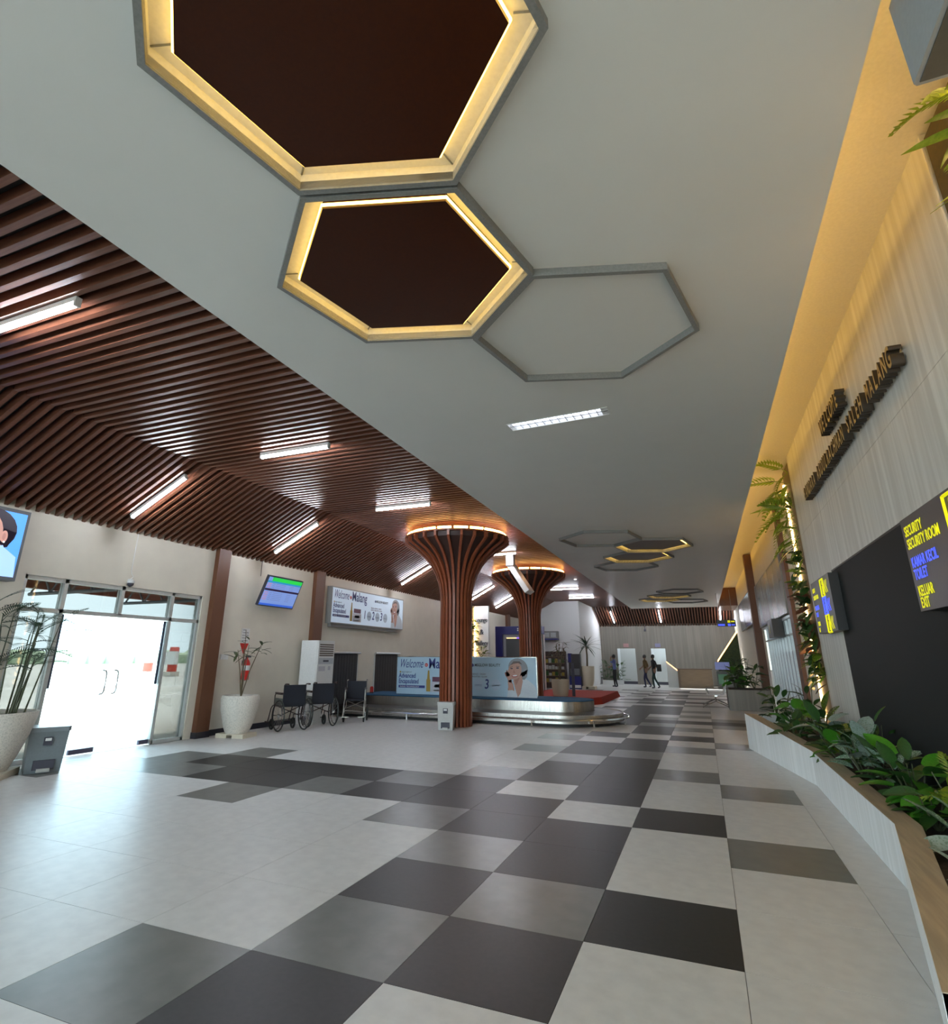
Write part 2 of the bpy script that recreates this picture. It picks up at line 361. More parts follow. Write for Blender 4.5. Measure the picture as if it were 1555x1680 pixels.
# white dropped ceiling with openings for the lit hexagons and the louvre light
ZC = 4.30; XL, XRc = -2.78, 1.83
HEX_LIT = [(-0.50, -1.37), (-1.025, 0.30), (-0.08, 12.27), (-0.61, 13.93), (-0.36, 25.25), (-0.88, 26.90)]
HEX_GREY = [(0.125, 1.59), (-1.22, 10.95), (-1.14, 15.55), (0.16, 23.55), (0.36, 28.10)]
TROF = (-0.555, 3.49, 1.24, 0.21, R(-3.0))
def rect_rot(cx, cy, sx, sy, a):
    return [(cx + ux * sx / 2 * math.cos(a) - uy * sy / 2 * math.sin(a), cy + ux * sx / 2 * math.sin(a) + uy * sy / 2 * math.cos(a)) for ux, uy in ((-1, -1), (1, -1), (1, 1), (-1, 1))]
bm = bmesh.new(); edges = []
loops = [[(XL, YBK), (XRc, YBK), (XRc, 32.3), (XL, 32.3)]] + [hexpts(0.955, 17.5, c) for c in HEX_LIT] + [rect_rot(*TROF)]
for lp in loops:
    vs_ = [bm.verts.new((p[0], p[1], ZC)) for p in lp]
    edges += [bm.edges.new((vs_[i], vs_[(i + 1) % len(vs_)])) for i in range(len(vs_))]
bmesh.ops.triangle_fill(bm, use_beauty=True, edges=edges)
me = bpy.data.meshes.new('ceiling'); bm.to_mesh(me); bm.free(); me.materials.append(m_white)
wc = struct(obj('ceiling', me), 'flat white dropped ceiling with hexagon light features')
e = MB().box(XL - 0.02, XL, YBK, 32.3, ZC, 4.66).box(XL, XRc, 32.3, 32.32, ZC, 4.66).box(XL, 1.35, YBK, 32.3, 4.64, 4.66)
e.box(1.35, XRc, YBK, 32.3, 4.34, 4.355).box(XRc, XRc + 0.02, YBK, 32.32, ZC, 4.465)
e.build('ceiling_edge', m_white, wc)
cv = MB().box(1.33, XR, YBK, 32.8, 5.02, 5.10).box(1.33, 1.35, YBK, 32.3, 4.36, 5.02)
cove = struct(cv.build('ceiling_cove', m_cove), 'raised cove ceiling washed by warm hidden light')
cs = tag(MB().box(1.52, 1.56, -11.5, 29.3, 4.36, 4.385).build('cove_light_strip', e_cove), 'warm light strip hidden along the edge of the white ceiling', 'light strip')
eb = MB().box(1.87, XR, 29.6, 32.9, 4.12, 5.02); struct(eb.build('trim_6', m_slat), 'dark timber box closing the far end of the lit cove')

# ------------------------------------------------------------------ entrance: glass doors and what lies outside
D = thing('door_1', None, None, (-8.38, 0, 0)); struct(D, 'aluminium framed glass entrance with two clear leaves')
YL, Y1, Y2, YR_, ZT, ZH = 2.35, 2.99, 5.02, 5.70, 2.13, 2.62
fr = MB()
for y in (YL, YR_ - 0.05): fr.box(-0.05, 0.06, y, y + 0.05, 0, ZH)
for y in (Y1, Y2): fr.box(-0.05, 0.06, y - 0.03, y + 0.03, 0, ZH)
for y in (3.98,): fr.box(-0.05, 0.06, y - 0.03, y + 0.03, ZT, ZH)
fr.box(-0.05, 0.06, YL, YR_, ZH - 0.06, ZH).box(-0.05, 0.06, YL, YR_, ZT - 0.03, ZT + 0.03).box(-0.05, 0.06, YL, Y1, 0, 0.06).box(-0.05, 0.06, Y2, YR_, 0, 0.06)
fr.build('door_frame', m_alu, D)
for y0, y1 in ((YL + 0.05, Y1 - 0.03), (Y1 + 0.03, 3.95), (4.01, Y2 - 0.03), (Y2 + 0.03, YR_ - 0.05)):
    MB().box(0, 0.01, y0, y1, ZT + 0.03, ZH - 0.06).build('transom_pane', m_gside, D)
MB().box(0, 0.01, YL + 0.05, Y1 - 0.03, 0.06, ZT - 0.03).build('side_pane', m_gside, D)
MB().box(0, 0.01, Y2 + 0.03, YR_ - 0.05, 0.06, ZT - 0.03).build('side_pane', m_gside, D)
for y0, y1, hy, sy in ((Y1 + 0.035, 4.0, 3.94, 1), (4.01, Y2 - 0.035, 4.15, 1)):
    lf = MB().box(0, 0.012, y0, y1, 0.02, ZT - 0.035).build('door_leaf', m_gdoor, D)
    MB().tube([(0.0, hy - 0.06, 0.88), (0.05, hy - 0.06, 0.88), (0.07, hy - 0.02, 0.89), (0.07, hy, 0.93), (0.07, hy, 1.20), (0.07, hy - 0.02, 1.24), (0.05, hy - 0.06, 1.25), (0.0, hy - 0.06, 1.25)], 0.012, 8).build('pull_handle', m_chrome, lf, smooth=True)
    pf = (y1 - 0.42, y1 - 0.02) if hy < 4 else (y1 - 0.18, y1)
    MB().box(-0.012, 0.024, pf[0], pf[1], 0.02, 0.09).build('patch_fitting', M('patch_steel', (0.12, 0.11, 0.17), 0.4, metal=0.5), lf)
    ey = y0 if hy < 4 else y1 - 0.055
    MB().box(0.013, 0.018, ey, ey + 0.055, 1.0, ZT - 0.04).build('edge_strip', M('film_blue', (0.05, 0.07, 0.11), 0.5), lf)
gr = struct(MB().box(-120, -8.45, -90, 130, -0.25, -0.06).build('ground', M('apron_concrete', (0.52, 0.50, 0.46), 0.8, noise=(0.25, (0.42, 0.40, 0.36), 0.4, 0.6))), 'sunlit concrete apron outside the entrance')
struct(MB().box(-8.45, 60, -90, YBK - 0.15, -0.25, -0.06).build('ground_blocker', M('absorber', (0.075, 0.075, 0.075), 0.9, noise=(30, (0.10, 0.10, 0.10)))), 'asphalt plane added unseen behind the viewer to cut upward light')  # dark ground added out of view to keep outdoor bounce off the ceiling
cn = thing('entrance_canopy', 'grey roofed canopy with steel trusses outside the glass entrance', 'canopy', (-8.5, 4.0, 0))
MB().box(-2.4, 0, -4.5, 4.5, 3.0, 3.12).build('canopy_roof', M('canopy_sheet', (0.30, 0.30, 0.30), 0.6), cn)
MB().box(-2.5, -2.4, -4.6, 4.6, 2.70, 3.15).build('fascia_board', M('canopy_red', (0.30, 0.09, 0.06), 0.6), cn)
for k in range(5):
    yk = -4.0 + 2.0 * k; tr = MB()
    tr.cyl((-2.4, yk, 2.95), (0, yk, 2.95), 0.035, 6).cyl((-2.4, yk, 2.58), (0, yk, 2.58), 0.035, 6)
    for j in range(4): xa = -2.38 + 0.58 * j; tr.cyl((xa, yk, 2.58), (xa + 0.29, yk, 2.95), 0.02, 6).cyl((xa + 0.29, yk, 2.95), (xa + 0.58, yk, 2.58), 0.02, 6)
    tr.build('roof_truss', M('truss_steel', (0.14, 0.17, 0.20), 0.5), cn)
for yk in (-4.3, 4.3): MB().cyl((-2.3, yk, -0.06), (-2.3, yk, 3.0), 0.06).build('canopy_post', MAT['truss_steel'], cn)
for k, (px, py) in enumerate(((-38.9, 32.6), (-37.3, 33.2), (-40.4, 31.6))):
    t = thing('red_bollard', ('red post with a white cabinet on the apron outside', 'tall red post nearest the door frame on the apron outside', 'short red post farthest left on the apron outside')[k], 'post', (px, py, -0.06), 0, 'red posts on the apron')
    h = (2.2, 2.2, 1.0)[k]
    MB().lathe([(0.36, 0), (0.36, h), (0.30, h + 0.05)], 14).build('post', M('post_red', (0.62, 0.07, 0.04), 0.5), t)
    MB().box(-0.42, 0.42, -0.42, 0.42, 0, 0.35).build('footing', m_terrazzo, t)
    if k == 0: MB().box(-0.1, 1.0, -0.8, -0.4, 0.9, 1.9).build('cabinet', m_paper, t)
hd = MB()
for k in range(60):
    yk = -80 + 3.4 * k; hd.lathe([(2.2, -0.1), (2.6, 1.2 + random.random()), (1.4, 2.2 + random.random())], 7, (-110 + random.random() * 3, yk))
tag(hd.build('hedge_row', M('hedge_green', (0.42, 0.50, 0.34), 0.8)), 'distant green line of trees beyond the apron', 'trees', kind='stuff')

# ------------------------------------------------------------------ hexagon ceiling features
def ring_bars(parent, ro, ri, z0, z1, mat, name='frame_bar'):
    po, pi = hexpts(ro), hexpts(ri)
    for k in range(6):
        j = (k + 1) % 6
        MB().prism([po[k], po[j], pi[j], pi[k]], z0, z1).build(name, mat, parent)
lab_lit = ['largest lit hexagon of brown board directly overhead, cut by the top edge', 'lit brown hexagon joined below the largest overhead one', 'farther lit hexagon of the middle cluster, upper right one', 'lit hexagon of the middle cluster, lower left one', 'lit hexagon of the farthest cluster, upper right one', 'lit hexagon of the farthest cluster, lower left one']
lab_grey = ['unlit grey hexagon outline touching the lit hexagons overhead', 'unlit grey hexagon outline at the left of the middle cluster', 'unlit grey hexagon outline below the middle cluster', 'unlit grey hexagon outline at the top of the farthest cluster', 'unlit grey hexagon outline at the right of the farthest cluster']
for c, lb in zip(HEX_LIT, lab_lit):
    t = thing('hexagon_light', lb, 'ceiling light', (c[0], c[1], 0), 0, 'lit hexagons on the white ceiling')
    ring_bars(t, 0.998, 0.955, 4.235, 4.305, m_frame)
    po, pi, pc = hexpts(0.955), hexpts(0.84), hexpts(0.83)
    for k in range(6):
        j = (k + 1) % 6
        MB().face([(*po[k], 4.25), (*po[j], 4.25), (*po[j], 4.36), (*po[k], 4.36)]).face([(*po[k], 4.36), (*po[j], 4.36), (0.7 * po[j][0], 0.7 * po[j][1], 4.36), (0.7 * po[k][0], 0.7 * po[k][1], 4.36)]).build('recess_panel', m_lit, t)
        MB().prism([(pi[k][0] * 0.992, pi[k][1] * 0.992), (pi[j][0] * 0.992, pi[j][1] * 0.992), (pi[j][0] * 0.980, pi[j][1] * 0.980), (pi[k][0] * 0.980, pi[k][1] * 0.980)], 4.305, 4.325).build('light_strip', e_hex, t)
        a = (pi[k][0] * 1.0, pi[k][1] * 1.0); b = (po[k][0] * 0.995, po[k][1] * 0.995)
        MB().tube([(*a, 4.357), (*b, 4.357)], 0.006, 4).build('corner_bead', m_frame, t)
    MB().prism(hexpts(0.818), 4.29, 4.36).build('centre_board', m_slab, t)
for c, lb in zip(HEX_GREY, lab_grey):
    t = thing('hexagon_outline', lb, 'ceiling trim', (c[0], c[1], 0), 0, 'unlit hexagon outlines on the white ceiling')
    ring_bars(t, 0.998, 0.955, 4.235, 4.30, m_frame)

# ------------------------------------------------------------------ fluorescent lights
def tube_light(label, loc, rot, group, length=1.24):
    t = thing('tube_light', label, 'light', loc, 0, group); t.rotation_euler = rot
    MB().box(-length / 2, length / 2, -0.03, 0.03, 0.0, 0.05).build('housing', m_ac, t)
    MB().tube([(-length / 2 + 0.01, 0, -0.018), (length / 2 - 0.01, 0, -0.018)], 0.022, 10).build('tube', e_tube, t, smooth=True)
    for s in (-1, 1): MB().box(s * length / 2 - 0.012, s * length / 2 + 0.012, -0.028, 0.028, -0.04, 0.05).build('end_cap', m_ac, t)
gt = 'white tube lights on the timber ceiling'
for y, lb in ((-0.27, 'white tube light on the flat slats at the left picture edge'), (3.53, 'white tube light on the flat slats, second from the near end'), (7.04, 'white tube light on the flat slats left of the first flared pillar'), (13.0, 'white tube light on the flat slats between the two flared pillars'), (22.4, 'white tube light on the flat slats right of the second pillar'), (26.4, 'white tube light on the flat slats just before the white block')):
    tube_light(lb, (-4.59, y, 4.448), (0, 0, 0), gt)
ang = math.atan2(4.5 - 3.55, XF + 8.30)
def slope_z(x): return 3.55 + (x + 8.30) * (ZW - 3.55) / (XF + 8.30)
for y, lb in ((3.53, 'white tube light on the sloping slats above the entrance'), (7.15, 'white tube light on the sloping slats above the flight monitor'), (13.2, 'white tube light on the sloping slats above the long light box'), (19.1, 'white tube light on the sloping slats, nearer one between the pillars'), (22.5, 'white tube light on the sloping slats, farther one between the pillars')):
    tube_light(lb, (-7.33 + 0.024, y, slope_z(-7.33) - 0.05), (0, -ang, 0), 'white tube lights on the sloping slats')
af = math.atan2(ZW - ZB, YB - YF)
for x, lb in ((-4.16, 'white tube light on the end slope, leftmost of three'), (-1.37, 'white tube light on the end slope, middle one of three'), (1.97, 'white tube light on the end slope, rightmost of three')):
    ym = 34.05; tube_light(lb, (x, ym, ZW + (ym - YF) * (ZB - ZW) / (YB - YF) - 0.05), (-af, 0, R(90)) if False else (0, af, R(90)), 'white tube lights on the end slope', 1.6)
t = thing('louvre_light', 'recessed twin-tube louvre light in the white ceiling', 'light', (TROF[0], TROF[1], 0), TROF[4])
hx, hy = TROF[2] / 2, TROF[3] / 2
b = MB().box(-hx, hx, -hy, hy, 4.385, 4.40).box(-hx, hx, -hy - 0.012, -hy, 4.294, 4.40).box(-hx, hx, hy, hy + 0.012, 4.294, 4.40).box(-hx - 0.012, -hx, -hy - 0.012, hy + 0.012, 4.294, 4.40).box(hx, hx + 0.012, -hy - 0.012, hy + 0.012, 4.294, 4.40)
b.build('housing', m_ac, t)
for s in (-1, 1): MB().tube([(-hx + 0.03, s * 0.05, 4.352), (hx - 0.09, s * 0.05, 4.352)], 0.016, 8).build('tube', e_trof, t, smooth=True)
MB().box(hx - 0.08, hx, -hy, hy, 4.31, 4.38).build('ballast_cover', m_ac, t)
MB().box(-hx, hx, -0.006, 0.006, 4.30, 4.35).build('louvre_spine', m_chrome, t)
for k in range(12):
    x = -hx + 0.05 + k * (2 * hx - 0.18) / 11; MB().box(x - 0.004, x + 0.004, -hy, hy, 4.30, 4.35).build('louvre_blade', m_chrome, t)

# ------------------------------------------------------------------ flared timber pillars
PROF = [(0.385, 0.0), (0.385, 2.75), (0.395, 2.95), (0.44, 3.2), (0.52, 3.42), (0.64, 3.64), (0.80, 3.83), (1.00, 3.99), (1.20, 4.11), (1.31, 4.19), (1.32, 4.33)]
def pillar(label, loc):
    t = thing('flared_pillar', label, 'pillar', loc, 0, 'flared timber pillars')
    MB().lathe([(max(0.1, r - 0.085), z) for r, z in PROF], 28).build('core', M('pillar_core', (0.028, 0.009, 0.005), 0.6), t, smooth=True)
    n = 26; hw = 0.028
    v = []; f = []
    for r, z in PROF:
        w = hw
        v += [(r, -w, z), (r, w, z), (r - 0.11, w, z), (r - 0.11, -w, z)]
    k = len(PROF)
    for i in range(k - 1):
        a, b = i * 4, i * 4 + 4
        for q in range(4): f.append((a + q, a + (q + 1) % 4, b + (q + 1) % 4, b + q))
    f += [(3, 2, 1, 0), (4 * k - 4, 4 * k - 3, 4 * k - 2, 4 * k - 1)]
    fm = MB().add(v, f).mesh('fin', m_fin)
    for i in range(n): obj('fin', fm, t, None, (0, 0, 2 * PI * (i + 0.5) / n))
    MB().lathe([(1.22, 4.30), (1.315, 4.30), (1.315, 4.335), (1.22, 4.335)], 40, cap=False).build('rim', m_fin, t)
    for i in range(20):
        a0, a1 = 2 * PI * (i + 0.08) / 20, 2 * PI * (i + 0.92) / 20
        pts = [(1.235 * math.cos(a0 + (a1 - a0) * q / 4), 1.235 * math.sin(a0 + (a1 - a0) * q / 4), 4.385) for q in range(5)]
        MB().tube(pts, 0.028, 6).build('light_segment', e_ring, t, smooth=True)
    return t
pillar('nearer reddish timber pillar flaring out to a glowing ring', (-4.64, 10.06, 0))
pillar('farther reddish timber pillar flaring out behind the baggage carousel board', (-4.66, 16.75, 0))
t = thing('hanging_screen', 'white tilted hanging screen seen edge-on before the farther pillar', 'screen', (-4.15, 13.6, 0))
MB().box(-0.30, -0.06, -0.1, 0.1, 4.16, 4.51).build('ceiling_mount', m_frame, t)
b = MB().box(-0.08, 0.08, -0.05, 0.55, -0.5, 0.5); b.xf(Matrix.Translation((0.05, 0, 3.80)) @ Matrix.Rotation(R(-33), 4, 'Y')); b.build('screen_body', m_ac, t)

# ------------------------------------------------------------------ baggage carousel
YC_, RO, RI, XE = 12.25, 1.50, 0.80, -2.65
def stadium(rad, x0=-8.27, seg=20):
    return [(x0, YC_ - rad)] + [(XE + rad * math.cos(a), YC_ + rad * math.sin(a)) for a in [R(-90 + 180 * k / seg) for k in range(seg + 1)]] + [(x0, YC_ + rad)]
t = thing('baggage_carousel', 'low stainless baggage carousel with black belt and blue carpeted island', 'carousel', (0, 0, 0))
def band(pa, pb, za, zb):   # strip between two polylines
    v = [(p[0], p[1], za) for p in pa] + [(p[0], p[1], zb) for p in pb]; n = len(pa)
    return v, [(i, i + 1, n + i + 1, n + i) for i in range(n - 1)]
so, si = stadium(RO), stadium(RI)
MB().add(*band(so, so, 0.07, 0.245)).add(*band(so, stadium(RO - 0.05), 0.245, 0.25)).add(*band(stadium(RO - 0.05), stadium(RO - 0.06), 0.25, 0.22)).build('outer_skirt', m_steel, t, smooth=True)
MB().prism(stadium(RO - 0.12), 0.0, 0.08).build('plinth', m_rubber, t)
n_s = 0
pa, pb = stadium(RO - 0.06), stadium(RI + 0.01)
for i in range(len(pa) - 1):
    MB().face([(*pa[i], 0.232), (*pa[i + 1], 0.232), (*pb[i + 1], 0.262), (*pb[i], 0.262)]).build('belt_plate', m_belt, t)
MB().add(*band(si, si, 0.25, 0.50)).build('island_side', m_steel, t, smooth=True)
MB().prism(stadium(RI), 0.49, 0.515).build('island_carpet', m_blue_carpet, t)
rr_ = stadium(RO + 0.12, -8.0)[:18]
MB().tube([(p[0], p[1], 0.155) for p in rr_], 0.022, 8).build('bumper_rail', m_chrome, t, smooth=True)
rl = stadium(RO + 0.12, -8.0)
for x in (-7.4, -6.2, -3.0):
    MB().cyl((x, YC_ - RO - 0.12, 0.0), (x, YC_ - RO - 0.12, 0.15), 0.02, 8).build('rail_post', m_chrome, t)
for a in (-52, -14):
    p = (XE + (RO + 0.12) * math.cos(R(a)), YC_ + (RO + 0.12) * math.sin(R(a))); MB().cyl((*p, 0), (*p, 0.15), 0.02, 8).build('rail_post', m_chrome, t)

# ------------------------------------------------------------------ advertising boards
c_sky = M('print_sky', (0.36, 0.53, 0.66), 0.3, noise=(1.2, (0.42, 0.56, 0.66), 0.3, 0.7)); c_skin = M('print_skin', (0.46, 0.25, 0.19), 0.4); c_skin2 = M('print_skin_shade', (0.36, 0.17, 0.125), 0.4)
c_hair = M('print_hair', (0.10, 0.065, 0.055), 0.4); c_scarf = M('print_scarf', (0.22, 0.23, 0.25), 0.4); c_shirt = M('print_shirt', (0.55, 0.60, 0.65), 0.4); c_lip = M('print_lip', (0.36, 0.08, 0.07), 0.4); c_teeth = M('print_teeth', (0.8, 0.78, 0.76), 0.4)
c_gold = M('print_gold', (0.35, 0.24, 0.05), 0.4); c_navy = M('print_navy', (0.035, 0.05, 0.22), 0.4); c_ring = M('print_pale_blue', (0.45, 0.56, 0.68), 0.4); c_maroon = M('print_maroon', (0.14, 0.05, 0.09), 0.4); c_pink = M('print_red_dot', (0.60, 0.06, 0.07), 0.4); c_dot = M('print_silver', (0.50, 0.50, 0.55), 0.4)
def blob(pts): return pts
def ell(cx, cy, rx, ry, n=20, rot=0):
    return [(cx + rx * math.cos(2 * PI * k / n) * math.cos(rot) - ry * math.sin(2 * PI * k / n) * math.sin(rot), cy + rx * math.cos(2 * PI * k / n) * math.sin(rot) + ry * math.sin(2 * PI * k / n) * math.cos(rot)) for k in range(n)]
def portrait(parent, to3, s=1.0, ox=0.0, oy=0.0, name='portrait_print'):
    """a smiling woman, chin on hand, as flat print; design unit = 1 board height"""
    mats = [c_scarf, c_skin, c_skin2, c_hair, c_shirt, c_lip, c_teeth, c_ink]; mb = MB()
    sh = [  # (material, outline, layer)
        (4, [(0.44, 0.0), (1.02, 0.0), (1.02, 0.16), (0.98, 0.30), (0.86, 0.42), (0.74, 0.50), (0.66, 0.40), (0.60, 0.20), (0.52, 0.18)], 0),
        (0, ell(0.62, 0.74, 0.215, 0.245, 22, 0.35), 1), (0, [(0.66, 0.60), (0.84, 0.70), (0.82, 0.52), (0.76, 0.44), (0.66, 0.46)], 1),
        (1, [(0.50, 0.42), (0.70, 0.56), (0.72, 0.40), (0.66, 0.10), (0.60, 0.0), (0.545, 0.22)], 2),
        (2, [(0.53, 0.44), (0.66, 0.50), (0.60, 0.36), (0.56, 0.30)], 3),
        (1, ell(0.545, 0.66, 0.150, 0.225, 22, -0.22), 4), (3, [(0.44, 0.80), (0.52, 0.905), (0.66, 0.905), (0.72, 0.82), (0.62, 0.86), (0.52, 0.84)], 5),
        (7, ell(0.475, 0.72, 0.030, 0.016), 5), (7, ell(0.610, 0.735, 0.034, 0.017), 5), (3, [(0.435, 0.755), (0.505, 0.775), (0.505, 0.763), (0.435, 0.742)], 5), (3, [(0.575, 0.785), (0.655, 0.775), (0.655, 0.762), (0.575, 0.772)], 5),
        (2, [(0.525, 0.70), (0.505, 0.615), (0.535, 0.60), (0.56, 0.61)], 5), (5, ell(0.54, 0.535, 0.072, 0.036, 16, 0.12), 5), (6, ell(0.545, 0.543, 0.056, 0.018, 14, 0.12), 6),
        (2, [(0.40, 0.0), (0.54, 0.0), (0.52, 0.20), (0.50, 0.34), (0.42, 0.36), (0.38, 0.20)], 7), (1, ell(0.405, 0.50, 0.045, 0.150, 16, 0.30), 8),
        (1, ell(0.375, 0.60, 0.028, 0.085, 12, 0.2), 8), (1, ell(0.425, 0.63, 0.026, 0.09, 12, -0.15), 8), (2, ell(0.345, 0.56, 0.022, 0.07, 12, 0.3), 8), (1, [(0.38, 0.40), (0.46, 0.44), (0.50, 0.30), (0.50, 0.12), (0.40, 0.12)], 8),
        (4, [(0.36, 0.0), (0.56, 0.0), (0.55, 0.14), (0.48, 0.18), (0.38, 0.17)], 9)]
    for mi, poly, ly in sh: mb.mat(mi).face([to3(ox + p[0] * s, oy + p[1] * s, 0.004 + 0.0006 * ly) for p in poly])
    return mb.build(name, mats, parent)
c_ink = m_ink
def advert(t, Wd, Hd, to3, rot, to_loc):
    """print of the Welcome to Malang board; design coordinates (u right, v up) in board heights"""
    def pr_(name, mats, shapes, d=0.004):
        mb = MB()
        for mi, poly in shapes: mb.mat(mi).face([to3(p[0], p[1], d) for p in poly])
        mb.build(name, mats, t)
    rect = lambda x0, y0, x1, y1: [(x0, y0), (x1, y0), (x1, y1), (x0, y1)]
    k = Wd / Hd
    tx = lambda s, x, y, sz, mt, sx=1.0, shear=0.0, bold=0.0: text('lettering', s, sz * Hd, mt, t, to_loc(x, y, 0.005), rot, sx, 0.0005, 'LEFT', shear, None, bold)
    tx('Welcome', 0.07, 0.71, 0.34, c_navy, 0.56, 0.40); tx('Malang', 1.00, 0.70, 0.38, c_navy, 0.78, 0, 0.005)
    pr_('red_dot', [c_pink], [(0, ell(0.935, 0.785, 0.050, 0.050))]); tx('to', 0.905, 0.765, 0.06, m_paper)
    tx('www.msglow.id', 0.15, 0.575, 0.055, c_ink, 0.9); pr_('badge', [c_gold], [(0, ell(0.11, 0.592, 0.025, 0.025, 12))])
    tx('Advanced', 0.065, 0.435, 0.175, c_navy, 0.78, 0, 0.004); tx('Encapsulated', 0.065, 0.285, 0.175, c_navy, 0.70, 0, 0.004)
    pr_('caption_bar', [c_navy], [(0, rect(0.065, 0.165, 0.90, 0.235))]); tx('NANO TECHNOLOGY', 0.11, 0.18, 0.055, m_paper, 1.1)
    pr_('product_print', [c_gold, c_maroon, c_dot, m_paper], [(0, rect(0.945, 0.08, 1.07, 0.40)), (0, [(0.965, 0.40), (1.05, 0.40), (1.03, 0.64), (0.985, 0.64)]), (1, rect(1.13, 0.34, 1.52, 0.47)), (2, rect(1.10, 0.07, 1.55, 0.33)), (3, rect(1.20, 0.19, 1.45, 0.27)), (3, rect(1.17, 0.10, 1.48, 0.125))])
    tx('MSGLOW BEAUTY', 2.40, 0.765, 0.105, c_ink, 0.86, 0, 0.001); pr_('brand_mark', [c_navy], [(0, ell(2.345, 0.795, 0.036, 0.042, 14))])
    for q in range(2): tx(('SERUM  ESSENCE  CREAM', 'REPAIR  BRIGHTEN  GLOW')[q], 2.10, 0.545 - 0.065 * q, 0.058, c_maroon, 0.95)
    for q, d in enumerate('123'):
        x = 1.68 + 0.50 * q; tx(d, x, 0.20, 0.34, c_navy, 0.80, 0.12, 0.005)
        pr_('round_seal', [c_ring, c_navy], [(0, ell(x + 0.33, 0.295, 0.135, 0.15, 24)), (1, rect(x + 0.22, 0.285, x + 0.43, 0.293)), (1, rect(x + 0.22, 0.262, x + 0.43, 0.269))])
    portrait(t, lambda u, v, d: to3(k - (1.03 - u) * 1.22, v, d), 1.0, 0.0, 0.0)
# standing board on the carousel island
t = thing('advert_board', 'pale blue advertising board standing on the carousel island', 'board', (-7.33, 12.15, 0.515))
BW, BH = 4.08, 0.985
MB().box(0, BW, 0, 0.06, 0.0, BH).build('board_panel', c_sky, t)
MB().box(-0.012, BW + 0.012, -0.008, 0.068, BH, BH + 0.018).box(BW, BW + 0.018, -0.008, 0.068, 0, BH).box(-0.018, 0, -0.008, 0.068, 0, BH).build('board_frame', m_chrome, t)
advert(t, BW, BH, lambda u, v, d: (u * BH, -d, v * BH), FACE_NY, lambda u, v, d: (u * BH, -d, v * BH))
# light box on the wall
t = thing('light_box', 'long wall light box advertising a welcome to Malang', 'sign', (-8.30, 9.86, 2.33))
LW, LH = 4.05, 0.965
c_sky2 = M('print_sky_lit', (0.50, 0.62, 0.72), 0.35, emit=0.22, ecol=(0.62, 0.74, 0.90))
MB().box(0, 0.16, 0, LW, 0, LH).mat(1).box(0.02, 0.12, 0.1, LW - 0.25, -0.08, 0.0).build('box_body', [m_frame, m_frame], t)
MB().box(0.16, 0.164, 0.03, LW - 0.03, 0.03, LH - 0.03).build('lit_face', c_sky2, t)
MB().box(0.02, 0.10, LW, LW + 0.04, 0.35, 0.55).build('isolator_box', m_frame, t)
advert(t, LW, LH, lambda u, v, d: (0.162 + d, u * LH * 0.985 + 0.02, v * LH * 0.93 + 0.035), FACE_PX, lambda u, v, d: (0.162 + d, u * LH * 0.985 + 0.02, v * LH * 0.93 + 0.035))

# ------------------------------------------------------------------ leaves and plants
def leaf_mesh(name, mat, L=1.0, W=0.4, kind='ovate', bend=0.25, n=6):
    """a leaf growing along +X from the origin, drooping towards -Z"""
    mb = MB(); v = []; f = []
    for i in range(n + 1):
        t = i / n
        w = {'ovate': math.sin(PI * min(1, t * 0.93 + 0.05)) ** 0.8, 'strap': min(1, 6 * t + 0.25) * (1 - t ** 4), 'heart': math.sin(PI * (t * 0.82 + 0.17)) ** 0.7}[kind if kind in ('ovate', 'strap', 'heart') else 'ovate'] * W / 2
        if i == n: w = 0.004
        z = -bend * L * t * t; x = L * t
        v += [(x, -w, z + 0.15 * w), (x, 0, z - 0.06 * W), (x, w, z + 0.15 * w)]
    for i in range(n):
        a = i * 3; f += [(a, a + 1, a + 4, a + 3), (a + 1, a + 2, a + 5, a + 4)]
    mb.add(v, f); return mb.mesh(name, mat, True)
def pinnate_mesh(name, mat, L=1.0, n=12, leaf=0.32, w=0.05, bend=0.4, lobed=False):
    """a frond: midrib and paired leaflets"""
    mb = MB(); rib = [(L * t, 0, -bend * L * t * t) for t in [i / 8 for i in range(9)]]
    mb.tube(rib, [0.010 * (1 - i / 9) + 0.003 for i in range(9)], 4)
    for i in range(n):
        t = (0.08 if lobed else 0.22) + (0.90 if lobed else 0.76) * i / (n - 1); x, z = L * t, -bend * L * t * t
        ll = leaf * (math.sin(PI * (t * 0.85 + 0.12)) * 0.85 + 0.15)
        for s in (-1, 1):
            a = R(58 - 26 * t); dx, dy = math.cos(a) * ll, s * math.sin(a) * ll; px, py = -math.sin(a) * w / 2, s * math.cos(a) * w / 2
            mb.add([(x, 0, z), (x + dx * 0.45 - px, dy * 0.45 - py * -1 * -1, z - 0.04 * ll), (x + dx, dy, z - 0.28 * ll), (x + dx * 0.45 + px, dy * 0.45 + py, z - 0.02 * ll)], [(0, 1, 2, 3)])
    return mb.mesh(name, mat, False)
